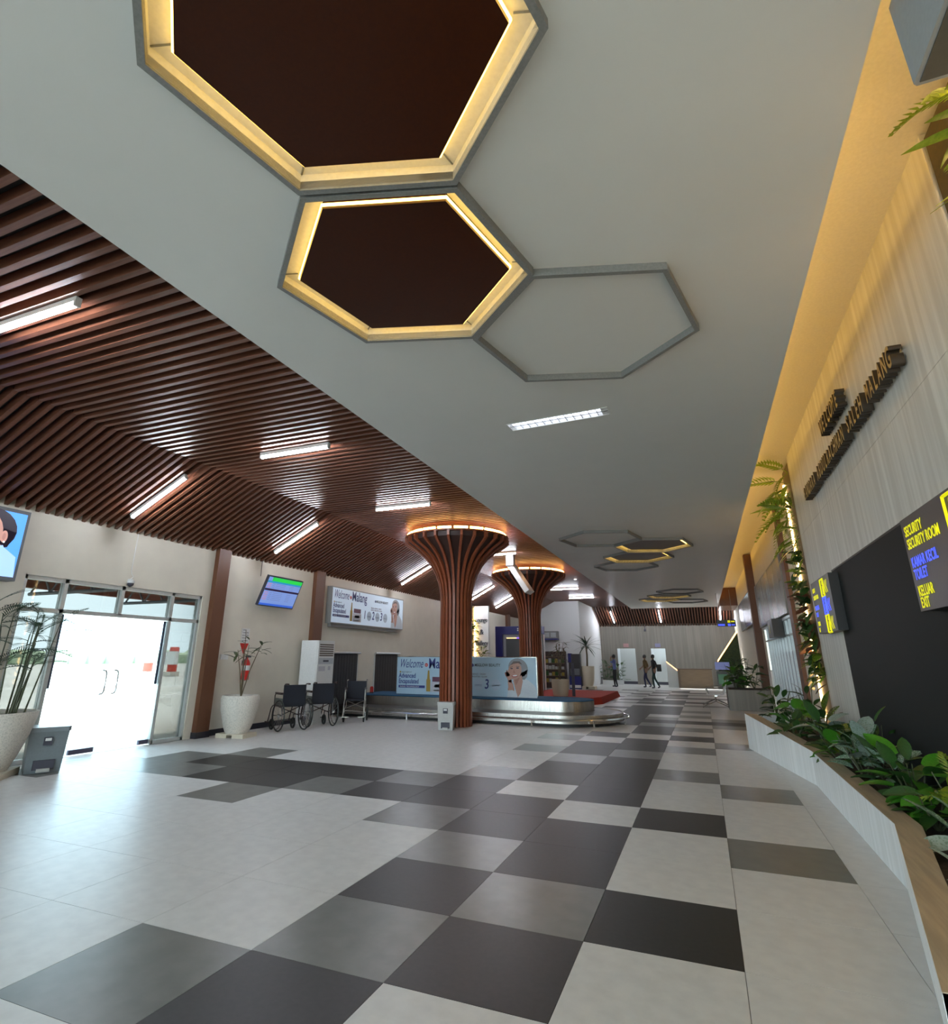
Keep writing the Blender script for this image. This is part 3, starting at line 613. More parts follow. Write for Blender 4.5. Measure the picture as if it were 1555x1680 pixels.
LM = {'ov_dark': leaf_mesh('leaf', m_leaf, 1, 0.50), 'ov_bright': leaf_mesh('leaf', m_leaf2, 1, 0.62, 'heart'), 'ov_yellow': leaf_mesh('leaf', m_leafy, 1, 0.55), 'ov_var': leaf_mesh('leaf', m_leafv, 1, 0.42), 'ov_silver': leaf_mesh('leaf', m_leafs, 1, 0.60, 'heart'), 'strap_dark': leaf_mesh('leaf', m_leaf, 1, 0.16, 'strap', 0.5), 'strap_palm': leaf_mesh('leaf', m_palm, 1, 0.075, 'strap', 0.45), 'ov_fern': leaf_mesh('leaf', m_fern, 1, 0.16, 'ovate', 0.5), 'ov_red': leaf_mesh('leaf', m_leafr, 1, 0.6),
      'fern': pinnate_mesh('frond', m_fern, 1, 11, 0.32, 0.085, 0.75), 'palm': pinnate_mesh('frond', m_palm, 1, 12, 0.40, 0.036, 0.45), 'split': pinnate_mesh('frond', m_leafy, 1, 9, 0.36, 0.10, 0.3, True), 'palm_green': pinnate_mesh('frond', m_leaf, 1, 12, 0.36, 0.05, 0.4), 'dry': leaf_mesh('leaf', m_dry, 1, 0.22, 'ovate', 0.3), 'ov_olive': leaf_mesh('leaf', M('leaf_olive', (0.060, 0.085, 0.03), 0.5), 1, 0.26)}
def leaf(parent, key, loc, az, el, size, roll=0.0, name=None):
    o = obj(name or ('frond' if key in ('fern', 'palm', 'split', 'palm_green') else 'leaf'), LM[key], parent, loc, None, (size, size, size))
    o.rotation_euler = (roll, -el, az); return o
def bush(name, label, cat, loc, h, spread, keys, n, size, group=None, stem=True, tall=0.75):
    t = thing(name, label, cat, loc, 0, group)
    if stem:
        mb = MB()
        for i in range(5):
            a = random.random() * 2 * PI; mb.tube([(0, 0, 0), (0.25 * spread * math.cos(a), 0.25 * spread * math.sin(a), h * 0.45), (0.45 * spread * math.cos(a), 0.45 * spread * math.sin(a), h * 0.9)], [0.010, 0.008, 0.004], 5)
        mb.build('stems', m_bamboo, t)
    for i in range(n):
        a = i * 2.399 + random.random() * 0.5; q = (i + 0.5) / n; rr = spread * 0.55 * random.random() ** 0.7
        z = h * (0.18 + tall * q * random.uniform(0.8, 1.1)); el = R(random.uniform(-15, 55)) * (0.5 + q)
        leaf(t, random.choice(keys), (rr * math.cos(a) * 0.7, rr * math.sin(a) * 0.7, z), a + random.uniform(-0.4, 0.4), el, size * random.uniform(0.75, 1.2), random.uniform(-0.5, 0.5))
    return t

# ------------------------------------------------------------------ planter along the right wall
PP = [(1.35, 9.12), (1.91, 6.03), (1.89, 2.43), (1.60, 0.89), (1.46, 0.15)]; PZ = [0.57, 0.39, 0.39, 0.335, 0.31]
t = thing('planter', 'long faceted planter of pale wood-look panels along the right wall', 'planter')
inn = [(p[0] + 0.16, p[1]) for p in PP]; inn[0] = (PP[0][0] + 0.19, PP[0][1] - 0.12)
for k in range(4):
    a, b, ia, ib = PP[k], PP[k + 1], inn[k], inn[k + 1]
    th = 0.02; d = Vector((b[0] - a[0], b[1] - a[1])).normalized(); nn = (-d.y * -th, d.x * -th)
    q = MB(); v = [(a[0], a[1], 0), (b[0], b[1], 0), (b[0], b[1], PZ[k + 1]), (a[0], a[1], PZ[k])]
    w = [(x + 0.02, y, z) for x, y, z in v]
    q.add(v + w, [(0, 1, 2, 3), (7, 6, 5, 4), (0, 4, 5, 1), (3, 2, 6, 7), (1, 5, 6, 2), (0, 3, 7, 4)]).build('front_panel', m_panel3, t)
    z0, z1 = PZ[k], PZ[k + 1]
    top = [(a[0] + 0.002, a[1], z0 + 0.004), (b[0] + 0.002, b[1], z1 + 0.004), (ib[0], ib[1], z1 + 0.004), (ia[0], ia[1], z0 + 0.004)]; bot = [(x, y, z - 0.14) for x, y, z in top]
    MB().add(top + bot, [(0, 1, 2, 3), (7, 6, 5, 4), (0, 4, 5, 1), (1, 5, 6, 2), (2, 6, 7, 3), (3, 7, 4, 0)]).build('rim_board', m_planter_top, t)
MB().box(1.37, 2.57, 9.10, 9.12, 0, 0.57).build('end_panel', m_panel3, t)
sp = [inn[0], inn[1], inn[2], inn[3], inn[4], (2.57, 0.15), (2.57, 9.1)]; sz = [0.44, 0.28, 0.27, 0.22, 0.20, 0.24, 0.44]
MB().face([(p[0], p[1], z) for p, z in zip(sp, sz)]).build('soil', m_soil, t)
gp = 'plants in the long planter'
PL = [('leafy_plant', 'dark bushy plant at the far end of the long planter', (1.85, 8.75, 0.42), 0.62, 0.52, ['ov_dark', 'strap_dark'], 34, 0.22),
 ('leafy_plant', 'plant with upright dark leaves beside the lit strip in the planter', (2.30, 8.55, 0.42), 0.70, 0.35, ['ov_dark', 'dry'], 18, 0.22),
 ('leafy_plant', 'bright green broad-leaved plant near the far end of the planter', (2.02, 7.85, 0.38), 0.50, 0.35, ['ov_bright', 'ov_bright', 'ov_dark'], 16, 0.30),
 ('leafy_plant', 'low dark plant hanging over the far planter rim', (1.88, 7.30, 0.36), 0.30, 0.45, ['ov_dark'], 26, 0.20),
 ('leafy_plant', 'yellow-tipped bushy plant under the light strip', (2.34, 7.55, 0.36), 0.46, 0.35, ['split', 'dry', 'ov_yellow'], 16, 0.26),
 ('leafy_plant', 'silver heart-leaved plant in the middle of the planter', (2.22, 6.75, 0.33), 0.44, 0.36, ['ov_silver', 'ov_silver', 'ov_dark'], 16, 0.30),
 ('leafy_plant', 'yellow and green croton in front of the pale panel', (2.36, 6.05, 0.32), 0.48, 0.36, ['ov_yellow', 'ov_yellow', 'ov_dark'], 18, 0.28),
 ('leafy_plant', 'dense dark green plant beside the croton', (2.16, 5.65, 0.30), 0.34, 0.42, ['ov_dark', 'ov_bright', 'ov_dark'], 28, 0.22),
 ('leafy_plant', 'tall dark plant against the dark board', (2.42, 5.0, 0.30), 0.56, 0.34, ['ov_dark', 'strap_dark'], 22, 0.26),
 ('leafy_plant', 'white-edged variegated plant spilling over the planter rim', (2.20, 4.75, 0.30), 0.46, 0.42, ['ov_var', 'ov_var', 'ov_silver'], 30, 0.22),
 ('leafy_plant', 'small variegated plant beside the large variegated one', (2.28, 4.05, 0.29), 0.40, 0.40, ['ov_var', 'ov_dark'], 24, 0.22),
 ('leafy_plant', 'glossy green broad-leaved plant in the nearer half of the planter', (2.30, 3.45, 0.28), 0.44, 0.42, ['ov_dark', 'ov_bright', 'ov_dark'], 28, 0.27),
 ('leafy_plant', 'yellow split-leaf plant at the right picture edge', (2.42, 2.75, 0.28), 0.46, 0.36, ['split', 'split', 'ov_yellow'], 14, 0.34),
 ('leafy_plant', 'dark leafy plant below the yellow split-leaf plant', (2.25, 2.85, 0.27), 0.30, 0.40, ['ov_dark', 'ov_bright'], 24, 0.22),
 ('leafy_plant', 'pale silver plant at the near end of the planter rim', (2.22, 2.10, 0.26), 0.30, 0.30, ['ov_silver', 'ov_var'], 12, 0.26),
 ('leafy_plant', 'small green-leaved plant lowest at the right picture edge', (2.02, 1.35, 0.24), 0.22, 0.26, ['ov_silver', 'ov_bright'], 10, 0.18)]
for nm, lb, loc, h, spd, ks, n, sz_ in PL: bush(nm, lb, 'plant', loc, h, spd, ks, n, sz_, gp)

# ------------------------------------------------------------------ vertical garden strips
def garden_strip(label, y0, y1, led_y, zt, zones):
    t = thing('vertical_garden', label, 'plant wall', (2.70, 0, 0))
    MB().box(-0.09, -0.002, y0, y1, 0.30, zt).build('backing_board', m_olive, t)
    MB().box(-0.125, -0.092, led_y - 0.022, led_y + 0.022, 0.5, zt - 0.25).build('light_strip', e_strip, t)
    for (za, zb, keys, n, sz_, out) in zones:
        for i in range(n):
            z = random.uniform(za, zb); y = random.uniform(y0 + 0.05, led_y + 0.10); k = random.choice(keys)
            leaf(t, k, (-0.11, y, z), R(180) + random.uniform(-0.35, 1.35), R(random.uniform(-45, 40)), sz_ * random.uniform(0.7, 1.2), random.uniform(-0.6, 0.6))
    return t
garden_strip('tall lit plant strip at the far edge of the pale panelled wall', 8.41, 9.22, 9.14, 4.95,
    [(3.95, 4.75, ['fern', 'ov_fern', 'fern'], 24, 0.58, 1), (3.3, 3.95, ['fern', 'ov_fern', 'ov_fern'], 20, 0.40, 1), (2.6, 3.35, ['ov_yellow', 'ov_dark', 'ov_fern', 'ov_olive'], 52, 0.23, 1), (2.0, 2.7, ['ov_dark', 'ov_red', 'ov_olive', 'ov_dark'], 52, 0.24, 1), (1.55, 2.1, ['ov_yellow', 'ov_red', 'ov_olive', 'ov_dark'], 40, 0.25, 1), (1.15, 1.55, ['ov_yellow', 'ov_dark', 'ov_olive', 'ov_fern'], 40, 0.24, 1)])
garden_strip('lit fern strip at the near end of the panelled wall, right picture edge', 0.25, 1.12, 0.45, 4.95,
    [(4.30, 4.80, ['fern', 'ov_fern', 'ov_fern'], 14, 0.38, 1), (3.8, 4.3, ['fern', 'ov_fern'], 8, 0.30, 1)])

# ------------------------------------------------------------------ lettering and signs on the right wall
t = thing('wall_lettering', 'raised gold letters spelling the airport name below the welcome', 'lettering', (2.60, 0, 0))
def letters(s, y_start, y_end, z, h):
    total = len(s); step = (y_start - y_end) / total
    for i, ch in enumerate(s):
        if ch == ' ': continue
        text('letter', ch, h * 1.38, m_gold, t, (-0.066, y_start - (i + 0.5) * step, z), FACE_NX, 0.60, 0.048, 'CENTER', 0, m_brown_side, 0.006)
letters('WELCOME', 5.05, 4.0, 4.20, 0.20); letters('BANDARA ABDULRACHMAN SALEH MALANG', 6.80, 2.25, 3.80, 0.19)
def arrow_sign(t, yc, zc, mt):
    w, h = 0.20, 0.235
    ring = MB(); a = [(yc + w / 2, zc - h / 2), (yc - w / 2, zc - h / 2), (yc - w / 2, zc + h / 2), (yc + w / 2, zc + h / 2)]
    X = -0.004
    for (p, q) in ((0, 1), (1, 2), (2, 3), (3, 0)):
        ring.tube([(X, *a[p]), (X, *a[q])], 0.014, 4)
    ring.build('pictogram_frame', mt, t)
    MB().face([(X, yc + 0.035, zc - 0.09), (X, yc - 0.035, zc - 0.09), (X, yc - 0.035, zc + 0.03), (X, yc + 0.035, zc + 0.03)]).face([(X, yc + y * 0.03, zc + 0.065 + z * 0.03) for y, z in ell(0, 0, 1, 1, 10)]).build('pictogram_figure', mt, t)
    for d in (0.0, 0.10):
        y = yc - 0.17 - d
        MB().face([(X, y + 0.05, zc), (X, y - 0.02, zc + 0.085), (X, y - 0.07, zc + 0.085), (X, y - 0.01, zc), (X, y - 0.07, zc - 0.085), (X, y - 0.02, zc - 0.085)]).build('arrow_chevron', mt, t)
def wall_sign(label, xf, y_far, y_near, z0, z1, pict):
    t = thing('direction_sign', label, 'sign', (xf, 0, 0), 0, 'black direction signs on the right wall')
    MB().box(0, 2.60 - xf, y_near, y_far, z0, z1).build('sign_box', M('sign_black', (0.006, 0.006, 0.007), 0.35), t)
    MB().box(-0.002, 0, y_near, y_far, z0, z1).build('sign_face', m_sign, t)
    H = z1 - z0; k = 0.72 if pict else 1.0
    for s, f, mt in (('SECURITY', 0.80, m_yel), ('SECURITY ROOM', 0.66, m_yel), ('KAMAR KECIL', 0.46, m_blu), ('TOILET', 0.33, m_blu), ('KELUAR', 0.155, m_yel), ('EXIT', 0.035, m_yel)):
        text('lettering', s, 0.115 * (0.75 if pict else 1), mt, t, (-0.005, y_far - 0.06, z0 + f * H), FACE_NX, 0.80 * k, 0.0008, 'LEFT', 0, None, 0.002)
    if pict:
        for f, mt in ((0.80, m_yel), (0.47, m_blu), (0.15, m_yel)): arrow_sign(t, y_near + 0.50, z0 + f * H, mt)
    else:
        for f, mt in ((0.80, m_yel), (0.47, m_blu), (0.15, m_yel)): arrow_sign(t, y_near + 0.30, z0 + f * H, mt)
wall_sign('black direction sign with arrows beside the plant strip', 2.46, 7.42, 6.06, 1.86, 2.61, True)
wall_sign('black direction sign cut by the right picture edge', 2.46, 2.86, 1.50, 1.86, 2.61, False)
t = thing('ceiling_box', 'grey box with two text lines hanging at the top right corner', 'box', (1.90, 0, 0))
MB().rbox(0, 0.34, -1.35, -0.49, 3.85, 4.32, 0.015).build('box_body', M('box_grey', (0.30, 0.335, 0.35), 0.5), t)
MB().box(0.02, 0.32, -1.33, -0.51, 3.845, 3.85).build('box_underside', M('box_dark', (0.08, 0.08, 0.07), 0.6), t)
MB().box(0.12, 0.22, -0.95, -0.85, 4.32, 5.03).build('hanger', m_frame, t)
for k, y in enumerate((-0.66, -0.72)):
    text('lettering', ('IIIHIIHI', 'IIHIIIHIIHI')[k], 0.04, m_ink, t, (-0.003, y, 4.30), (R(90), R(90), R(-90)), 0.7, 0.0006)
# hanging sign, banners and the small sign under the long banner
def poster(name, label, cat, x, y0, y1, z0, z1, seed, nblk):
    random.seed(seed); t = thing(name, label, cat, (x, 0, 0))
    MB().box(0, 0.06, y0, y1, z0, z1).build('banner_panel', M('banner_grey', (0.17, 0.18, 0.185), 0.25), t)
    MB().box(-0.01, 0.07, y0 - 0.02, y0, z0, z1).box(-0.01, 0.07, y1, y1 + 0.02, z0, z1).box(-0.01, 0.07, y0, y1, z1, z1 + 0.02).box(-0.01, 0.07, y0, y1, z0 - 0.02, z0).build('banner_frame', m_frame, t)
    cols = [M('ban_a', (0.11, 0.12, 0.14), 0.25), M('ban_b', (0.24, 0.25, 0.24), 0.25), M('ban_c', (0.30, 0.17, 0.13), 0.25), M('ban_d', (0.10, 0.11, 0.09), 0.25), M('ban_e', (0.26, 0.30, 0.31), 0.25)]
    for i in range(nblk):
        mb = MB(); yc = y0 + (y1 - y0) * random.random(); w = random.uniform(0.25, 0.7); hh = random.uniform(0.3, 0.85) * (z1 - z0)
        ya, yb = max(y0, yc - w / 2), min(y1, yc + w / 2); za = random.choice((z0, z0, z1 - hh)); mb.face([(-0.001 - 0.0002 * i, ya, za), (-0.001 - 0.0002 * i, yb, za), (-0.001 - 0.0002 * i, yb, za + hh), (-0.001 - 0.0002 * i, ya, za + hh)]); mb.build('printed_block', cols[i % 5], t)
    random.seed(11 + seed); return t
poster('wall_banner', 'long grey printed banner above the window', 'banner', 2.62, 11.75, 18.5, 2.50, 3.78, 3, 16)
poster('wall_banner', 'shorter glossy grey banner beyond the brown pilaster', 'banner', 2.56, 19.9, 27.0, 2.75, 3.86, 5, 10)
t = thing('small_sign', 'small dark box sign below the long banner', 'sign', (2.45, 13.4, 2.02))
MB().box(0, 0.25, 0, 1.1, 0, 0.44).build('sign_box', M('sign_black', (0.006, 0.006, 0.007), 0.35), t); MB().box(-0.004, 0, 0, 1.1, 0, 0.44).build('sign_face', m_sign, t)
MB().box(-0.008, -0.004, 0.6, 0.75, 0.12, 0.32).build('pictogram', M('pict_dim', (0.30, 0.28, 0.06), 0.5), t)
t = thing('hanging_sign', 'blue and yellow lit direction sign hanging before the end wall', 'sign', (1.51, 25.0, 2.86))
MB().box(0, 0.74, 0, 0.10, 0, 0.28).build('sign_box', M('sign_black', (0.006, 0.006, 0.007), 0.35), t)
MB().box(0.03, 0.30, -0.006, 0, 0.03, 0.11).box(0.42, 0.53, -0.006, 0, 0.02, 0.12).box(0.56, 0.70, -0.006, 0, 0.045, 0.095).build('blue_print', m_blu, t)
MB().box(0.42, 0.53, -0.006, 0, 0.16, 0.26).box(0.56, 0.70, -0.006, 0, 0.185, 0.235).build('yellow_print', m_yel, t)
for x in (0.1, 0.64): MB().cyl((x, 0.05, 0.28), (x, 0.05, 1.58), 0.008, 5).build('hanger_rod', m_frame, t)

# ------------------------------------------------------------------ left wall: screens, extinguisher, air conditioner, hatches
t = thing('advert_screen', 'lit screen with a portrait, cut by the left picture edge', 'screen', (-8.30, 0.35, 2.47))
MB().box(0.02, 0.22, 0, 1.75, 0, 1.0).build('screen_body', M('bezel_grey', (0.16, 0.17, 0.18), 0.4), t)
c_tv = M('tv_blue', (0.05, 0.25, 0.75), 0.2, noise=(1.5, (0.25, 0.55, 0.95), 0.35, 0.7))
def lit(name, col, s): return M(name, col, 0.3, emit=s, ecol=col)
MB().box(0.22, 0.224, 0.04, 1.71, 0.05, 0.95).build('lit_face', lit('tv_sky', (0.09, 0.34, 0.85), 0.75), t)
tvm = [lit('tv_hair', (0.035, 0.028, 0.045), 0.4), lit('tv_skin', (0.62, 0.33, 0.28), 0.55), lit('tv_skin2', (0.50, 0.24, 0.21), 0.55), lit('tv_shirt', (0.36, 0.56, 0.88), 0.75), lit('tv_white', (0.9, 0.9, 0.9), 0.7), lit('tv_ink', (0.04, 0.02, 0.03), 0.3), lit('tv_lip', (0.5, 0.10, 0.12), 0.4)]
mb = MB()
def tvp(mi, pts, d): mb.mat(mi).face([(0.226 + 0.0008 * d, 1.71 - max(0.0, x - 0.17), 0.05 + z) for x, z in pts])
tvp(3, [(0.02, 0.0), (1.15, 0.0), (1.10, 0.20), (0.78, 0.40), (0.42, 0.42), (0.20, 0.28)], 0)
tvp(0, ell(0.60, 0.62, 0.34, 0.30), 1); tvp(0, [(0.26, 0.62), (0.34, 0.40), (0.48, 0.36), (0.50, 0.66)], 1)
tvp(2, [(0.42, 0.42), (0.80, 0.42), (0.72, 0.08), (0.58, 0.02), (0.48, 0.16)], 2)
tvp(1, ell(0.66, 0.56, 0.225, 0.29), 3); tvp(1, ell(0.41, 0.54, 0.045, 0.085), 4); tvp(2, ell(0.412, 0.54, 0.022, 0.05), 5); tvp(4, ell(0.40, 0.465, 0.014, 0.014, 10), 6)
tvp(5, ell(0.58, 0.62, 0.045, 0.018), 5); tvp(5, ell(0.76, 0.62, 0.045, 0.018), 5); tvp(6, ell(0.68, 0.43, 0.075, 0.026), 5); tvp(2, [(0.66, 0.60), (0.64, 0.51), (0.72, 0.51)], 5)
tvp(3, [(0.20, 0.10), (0.40, 0.42), (0.46, 0.40), (0.52, 0.14)], 6)
mb.build('portrait_print', tvm, t)
t = thing('dome_camera', 'small dome camera with a cable above the entrance', 'camera', (-8.30, 4.03, 2.70))
b = MB().lathe([(0.055, -0.02), (0.06, 0.02)], 14).xf(Matrix.Translation((0.05, 0, 0.0))); b.build('camera_base', m_ac, t)
b = MB().lathe([(0.052, 0.0), (0.048, -0.035), (0.03, -0.06), (0.006, -0.07)], 14).xf(Matrix.Translation((0.05, 0, -0.015))); b.build('dome', m_ink, t, smooth=True)
MB().box(0, 0.06, -0.03, 0.03, 0.0, 0.05).build('wall_bracket', m_ac, t)
MB().tube([(0.012, 0, 0.04), (0.012, 0.06, 0.10), (0.012, 0.02, 0.14), (0.012, 0, 0.2), (0.012, 0.01, 0.9)], 0.006, 5).build('cable', m_ac, t)
t = thing('flight_monitor', 'tilted flight information monitor with a green header on the wall', 'screen', (-8.30, 7.62, 2.87))
tilt = Matrix.Translation((0.34, 0, 0)) @ Matrix.Rotation(R(22), 4, 'Y')
def tl(b): return b.xf(tilt)
tl(MB().box(-0.06, 0, -0.60, 0.60, -0.345, 0.345)).build('monitor_body', m_ink, t)
tl(MB().box(0, 0.003, -0.575, 0.575, -0.32, 0.32)).build('screen_face', lit('fm_blue', (0.22, 0.34, 0.74), 0.42), t)
tl(MB().box(0.003, 0.005, -0.45, 0.575, 0.235, 0.32)).build('green_header', lit('fm_green', (0.02, 0.50, 0.06), 0.7), t)
tl(MB().box(0.003, 0.005, -0.575, 0.575, 0.195, 0.235)).build('teal_band', lit('fm_teal', (0.02, 0.22, 0.42), 0.7), t)
tl(MB().box(0.003, 0.005, -0.575, 0.575, 0.015, 0.060)).build('dark_band', lit('fm_dark', (0.03, 0.012, 0.06), 0.3), t)
tl(MB().box(0.003, 0.005, -0.575, 0.575, -0.32, -0.275)).build('footer_band', lit('fm_foot', (0.03, 0.10, 0.50), 0.7), t)
rows = MB()
for z in (0.165, 0.125, 0.085, -0.035, -0.075, -0.115, -0.155, -0.195):
    for y0, y1, mi in ((-0.55, -0.42, 1), (-0.38, -0.30, 0), (-0.27, 0.05, 0), (0.20, 0.34, 0)): rows.mat(mi).box(0.003, 0.0045, y0, y1, z, z + 0.014)
tag(tl(rows).build('flight_rows', [lit('fm_txt', (0.16, 0.22, 0.45), 0.6), lit('fm_txt_red', (0.50, 0.22, 0.32), 0.6)], t), kind='stuff')
MB().box(0, 0.30, -0.08, 0.08, -0.06, 0.06).build('wall_arm', m_ink, t)
MB().tube([(0.012, -0.36, 0.35), (0.012, -0.36, 0.72)], 0.006, 5).build('cable', m_ink, t)
t = thing('fire_extinguisher', 'red fire extinguisher hanging on the wall behind the potted plant', 'extinguisher', (-8.30, 7.02, 1.0))
b = MB().lathe([(0.05, 0.0), (0.082, 0.02), (0.082, 0.34), (0.06, 0.40), (0.03, 0.43), (0.03, 0.46)], 14).xf(Matrix.Translation((0.10, 0, 0))); b.build('cylinder', m_extred, t, smooth=True)
b = MB().lathe([(0.084, 0.20), (0.084, 0.30)], 14, cap=False).xf(Matrix.Translation((0.10, 0, 0))); b.build('label_band', m_paper, t)
MB().box(0.07, 0.20, -0.015, 0.015, 0.46, 0.50).build('handle_valve', m_ink, t)
MB().tube([(0.10, 0.0, 0.47), (0.13, -0.10, 0.40), (0.12, -0.11, 0.15)], 0.012, 6).build('hose', m_ink, t)
MB().box(0, 0.03, -0.03, 0.03, 0.30, 0.40).build('wall_hook', m_ink, t)
t = thing('fire_sign', 'red triangle fire sign with a white notice above the extinguisher', 'sign', (-8.298, 7.0, 1.50))
MB().add([(0, -0.13, 0.25), (0, 0.13, 0.25), (0, 0, 0.02), (0.006, -0.13, 0.25), (0.006, 0.13, 0.25), (0.006, 0, 0.02)], [(0, 1, 2), (5, 4, 3), (0, 3, 4, 1), (1, 4, 5, 2), (2, 5, 3, 0)]).build('red_triangle', m_extred, t)
MB().box(0, 0.006, -0.12, 0.12, 0.26, 0.56).build('notice_sheet', m_paper, t)
for k in range(5): text('lettering', ('CARA', 'TARIK PIN', 'ARAHKAN', 'TEKAN', 'SAPUKAN')[k], 0.045, m_ink, t, (0.0065, -0.10, 0.51 - 0.055 * k), FACE_PX, 0.9, 0.0005)
t = thing('wall_socket', 'pale double socket on the wall beside the brown pilaster', 'socket', (-8.30, 6.36, 1.42))
MB().box(0, 0.02, 0, 0.20, 0, 0.10).build('back_box', m_ac, t); 
for y in (0.05, 0.15): MB().box(0.02, 0.026, y - 0.035, y + 0.035, 0.015, 0.085).build('socket_plate', m_paper, t)
t = thing('floor_air_conditioner', 'tall white standing air conditioner between the pilaster and the baggage hatch', 'air conditioner', (-7.88, 9.12, 0))
MB().rbox(-0.28, 0.22, -0.36, 0.36, 0.0, 1.86, 0.03).build('body', m_ac, t)
for k in range(6): MB().box(0.222, 0.228, -0.28, 0.28, 1.50 + 0.05 * k, 1.53 + 0.05 * k).build('vent_slot', m_grille, t)
MB().box(0.222, 0.226, -0.30, 0.30, 1.32, 1.46).build('control_panel', M('ac_panel', (0.45, 0.48, 0.52), 0.3), t)
MB().box(0.226, 0.229, -0.12, 0.10, 1.37, 1.41).build('display', m_ink, t)
MB().box(0.222, 0.225, -0.28, -0.02, 1.16, 1.27).box(0.222, 0.225, 0.10, 0.20, 1.18, 1.27).build('stickers', M('sticker', (0.50, 0.50, 0.55), 0.5), t)
MB().box(-0.08, 0.06, -0.366, -0.362, 0.60, 0.72).build('outlet_plate', M('sticker2', (0.52, 0.50, 0.44), 0.5), t)
for nm, y0, y1 in (('baggage hatch with black rubber strips next to the air conditioner', 10.32, 11.52), ('baggage hatch with black rubber strips behind the advertising board', 12.50, 13.90)):
    t = thing('baggage_hatch', nm, 'hatch', (-8.30, 0, 0), 0, 'baggage hatches in the cream wall')
    MB().box(-0.02, 0.012, y0, y1, 0.05, 1.58).build('hatch_opening', m_black, t)
    n = 9
    for k in range(n):
        a = y0 + (y1 - y0) * k / n; MB().box(0.016, 0.024, a + 0.004, a + (y1 - y0) / n - 0.004, 0.30, 1.55).build('rubber_strip', m_rubber, t)
    MB().box(0, 0.03, y0 - 0.03, y0, 0.05, 1.60).box(0, 0.03, y1, y1 + 0.03, 0.05, 1.60).build('hatch_frame', m_alu, t)
    MB().cyl((0.05, y0 - 0.02, 1.60), (0.05, y1 + 0.10, 1.60), 0.03, 8).build('strip_rail', m_alu, t)
t = thing('beacon', 'small red warning beacon between the two baggage hatches', 'beacon', (-8.02, 11.95, 0.515))
MB().lathe([(0.055, 0), (0.055, 0.03)], 12).build('beacon_base', m_ink, t); MB().lathe([(0.05, 0.03), (0.05, 0.15), (0.03, 0.18)], 12).build('beacon_lens', m_extred, t, smooth=True)

# ------------------------------------------------------------------ bins
def bin_(label, loc, rz, w, d, h, body, lid):
    t = thing('pedal_bin', label, 'bin', loc, rz)
    MB().prism([(-w / 2 * 0.86, -d / 2 * 0.86), (w / 2 * 0.86, -d / 2 * 0.86), (w / 2 * 0.86, d / 2 * 0.86), (-w / 2 * 0.86, d / 2 * 0.86)], 0.0, h * 0.90, 1 / 0.88).build('bin_body', body, t)
    MB().rbox(-w / 2 - 0.01, w / 2 + 0.01, -d / 2 - 0.015, d / 2 + 0.015, h * 0.90, h, 0.03).build('lid', lid, t)
    MB().box(-0.05, 0.05, -d / 2 - 0.012, -d / 2 * 0.8, h * 0.60, h * 0.78).build('front_label', m_ink, t)
    MB().box(-0.035, 0.035, -d / 2 - 0.016, -d / 2 - 0.010, h * 0.70, h * 0.76).build('label_plate', m_paper, t)
    MB().box(-w * 0.26, w * 0.26, -d / 2 * 0.90 - 0.02, -d / 2 * 0.8, 0.04, h * 0.28).build('pedal_recess', m_ink, t)
    MB().box(-w * 0.16, w * 0.16, -d / 2 - 0.05, -d / 2 * 0.8, 0.02, 0.06).build('pedal', m_bin2, t)
    return t
bin_('dark grey pedal bin beside the big terrazzo pot at the entrance', (-7.60, 2.70, 0), R(62), 0.46, 0.42, 0.56, m_bin, M('bin_lid', (0.20, 0.23, 0.25), 0.35))
bin_('silver grey pedal bin standing at the foot of the nearer pillar', (-4.53, 9.28, 0), R(14), 0.36, 0.30, 0.56, m_bin2, m_bin2)

# ------------------------------------------------------------------ potted plants
def pot(name, label, loc, prof, mat, plinth=None, rz=0):
    t = thing(name, label, 'potted plant', loc, rz)
    z = 0
    if plinth:
        z = plinth[2]
        for sx in (-1, 1): MB().box(*( (-plinth[0] / 2, -0.06) if sx < 0 else (0.06, plinth[0] / 2)), -plinth[1] / 2, plinth[1] / 2, 0, z - 0.02).build('plinth_block', m_stone, t)
        MB().box(-plinth[0] / 2, plinth[0] / 2, -plinth[1] / 2, plinth[1] / 2, z - 0.02, z).build('plinth_slab', m_stone, t)
    top = prof[-1]; MB().lathe([(r, q + z) for r, q in prof] + [(top[0] - 0.04, top[1] + z), (top[0] - 0.05, top[1] + z - 0.08)], 32, cap=False).mat(0).build('pot', mat, t, smooth=True)
    MB().lathe([(0.01, z), (prof[0][0], z)], 24, cap=False).build('pot_base', mat, t)
    MB().lathe([(0.005, top[1] + z - 0.05), (top[0] - 0.03, top[1] + z - 0.06)], 24, cap=False).build('soil', m_soil, t)
    return t, top[1] + z - 0.05
t, zt = pot('potted_palm', 'big terrazzo pot of cane palms at the left picture edge', (-7.78, 2.08, 0), [(0.26, 0), (0.33, 0.16), (0.42, 0.42), (0.47, 0.64), (0.475, 0.70)], m_terrazzo, (0.62, 0.62, 0.075), R(40))
random.seed(21)
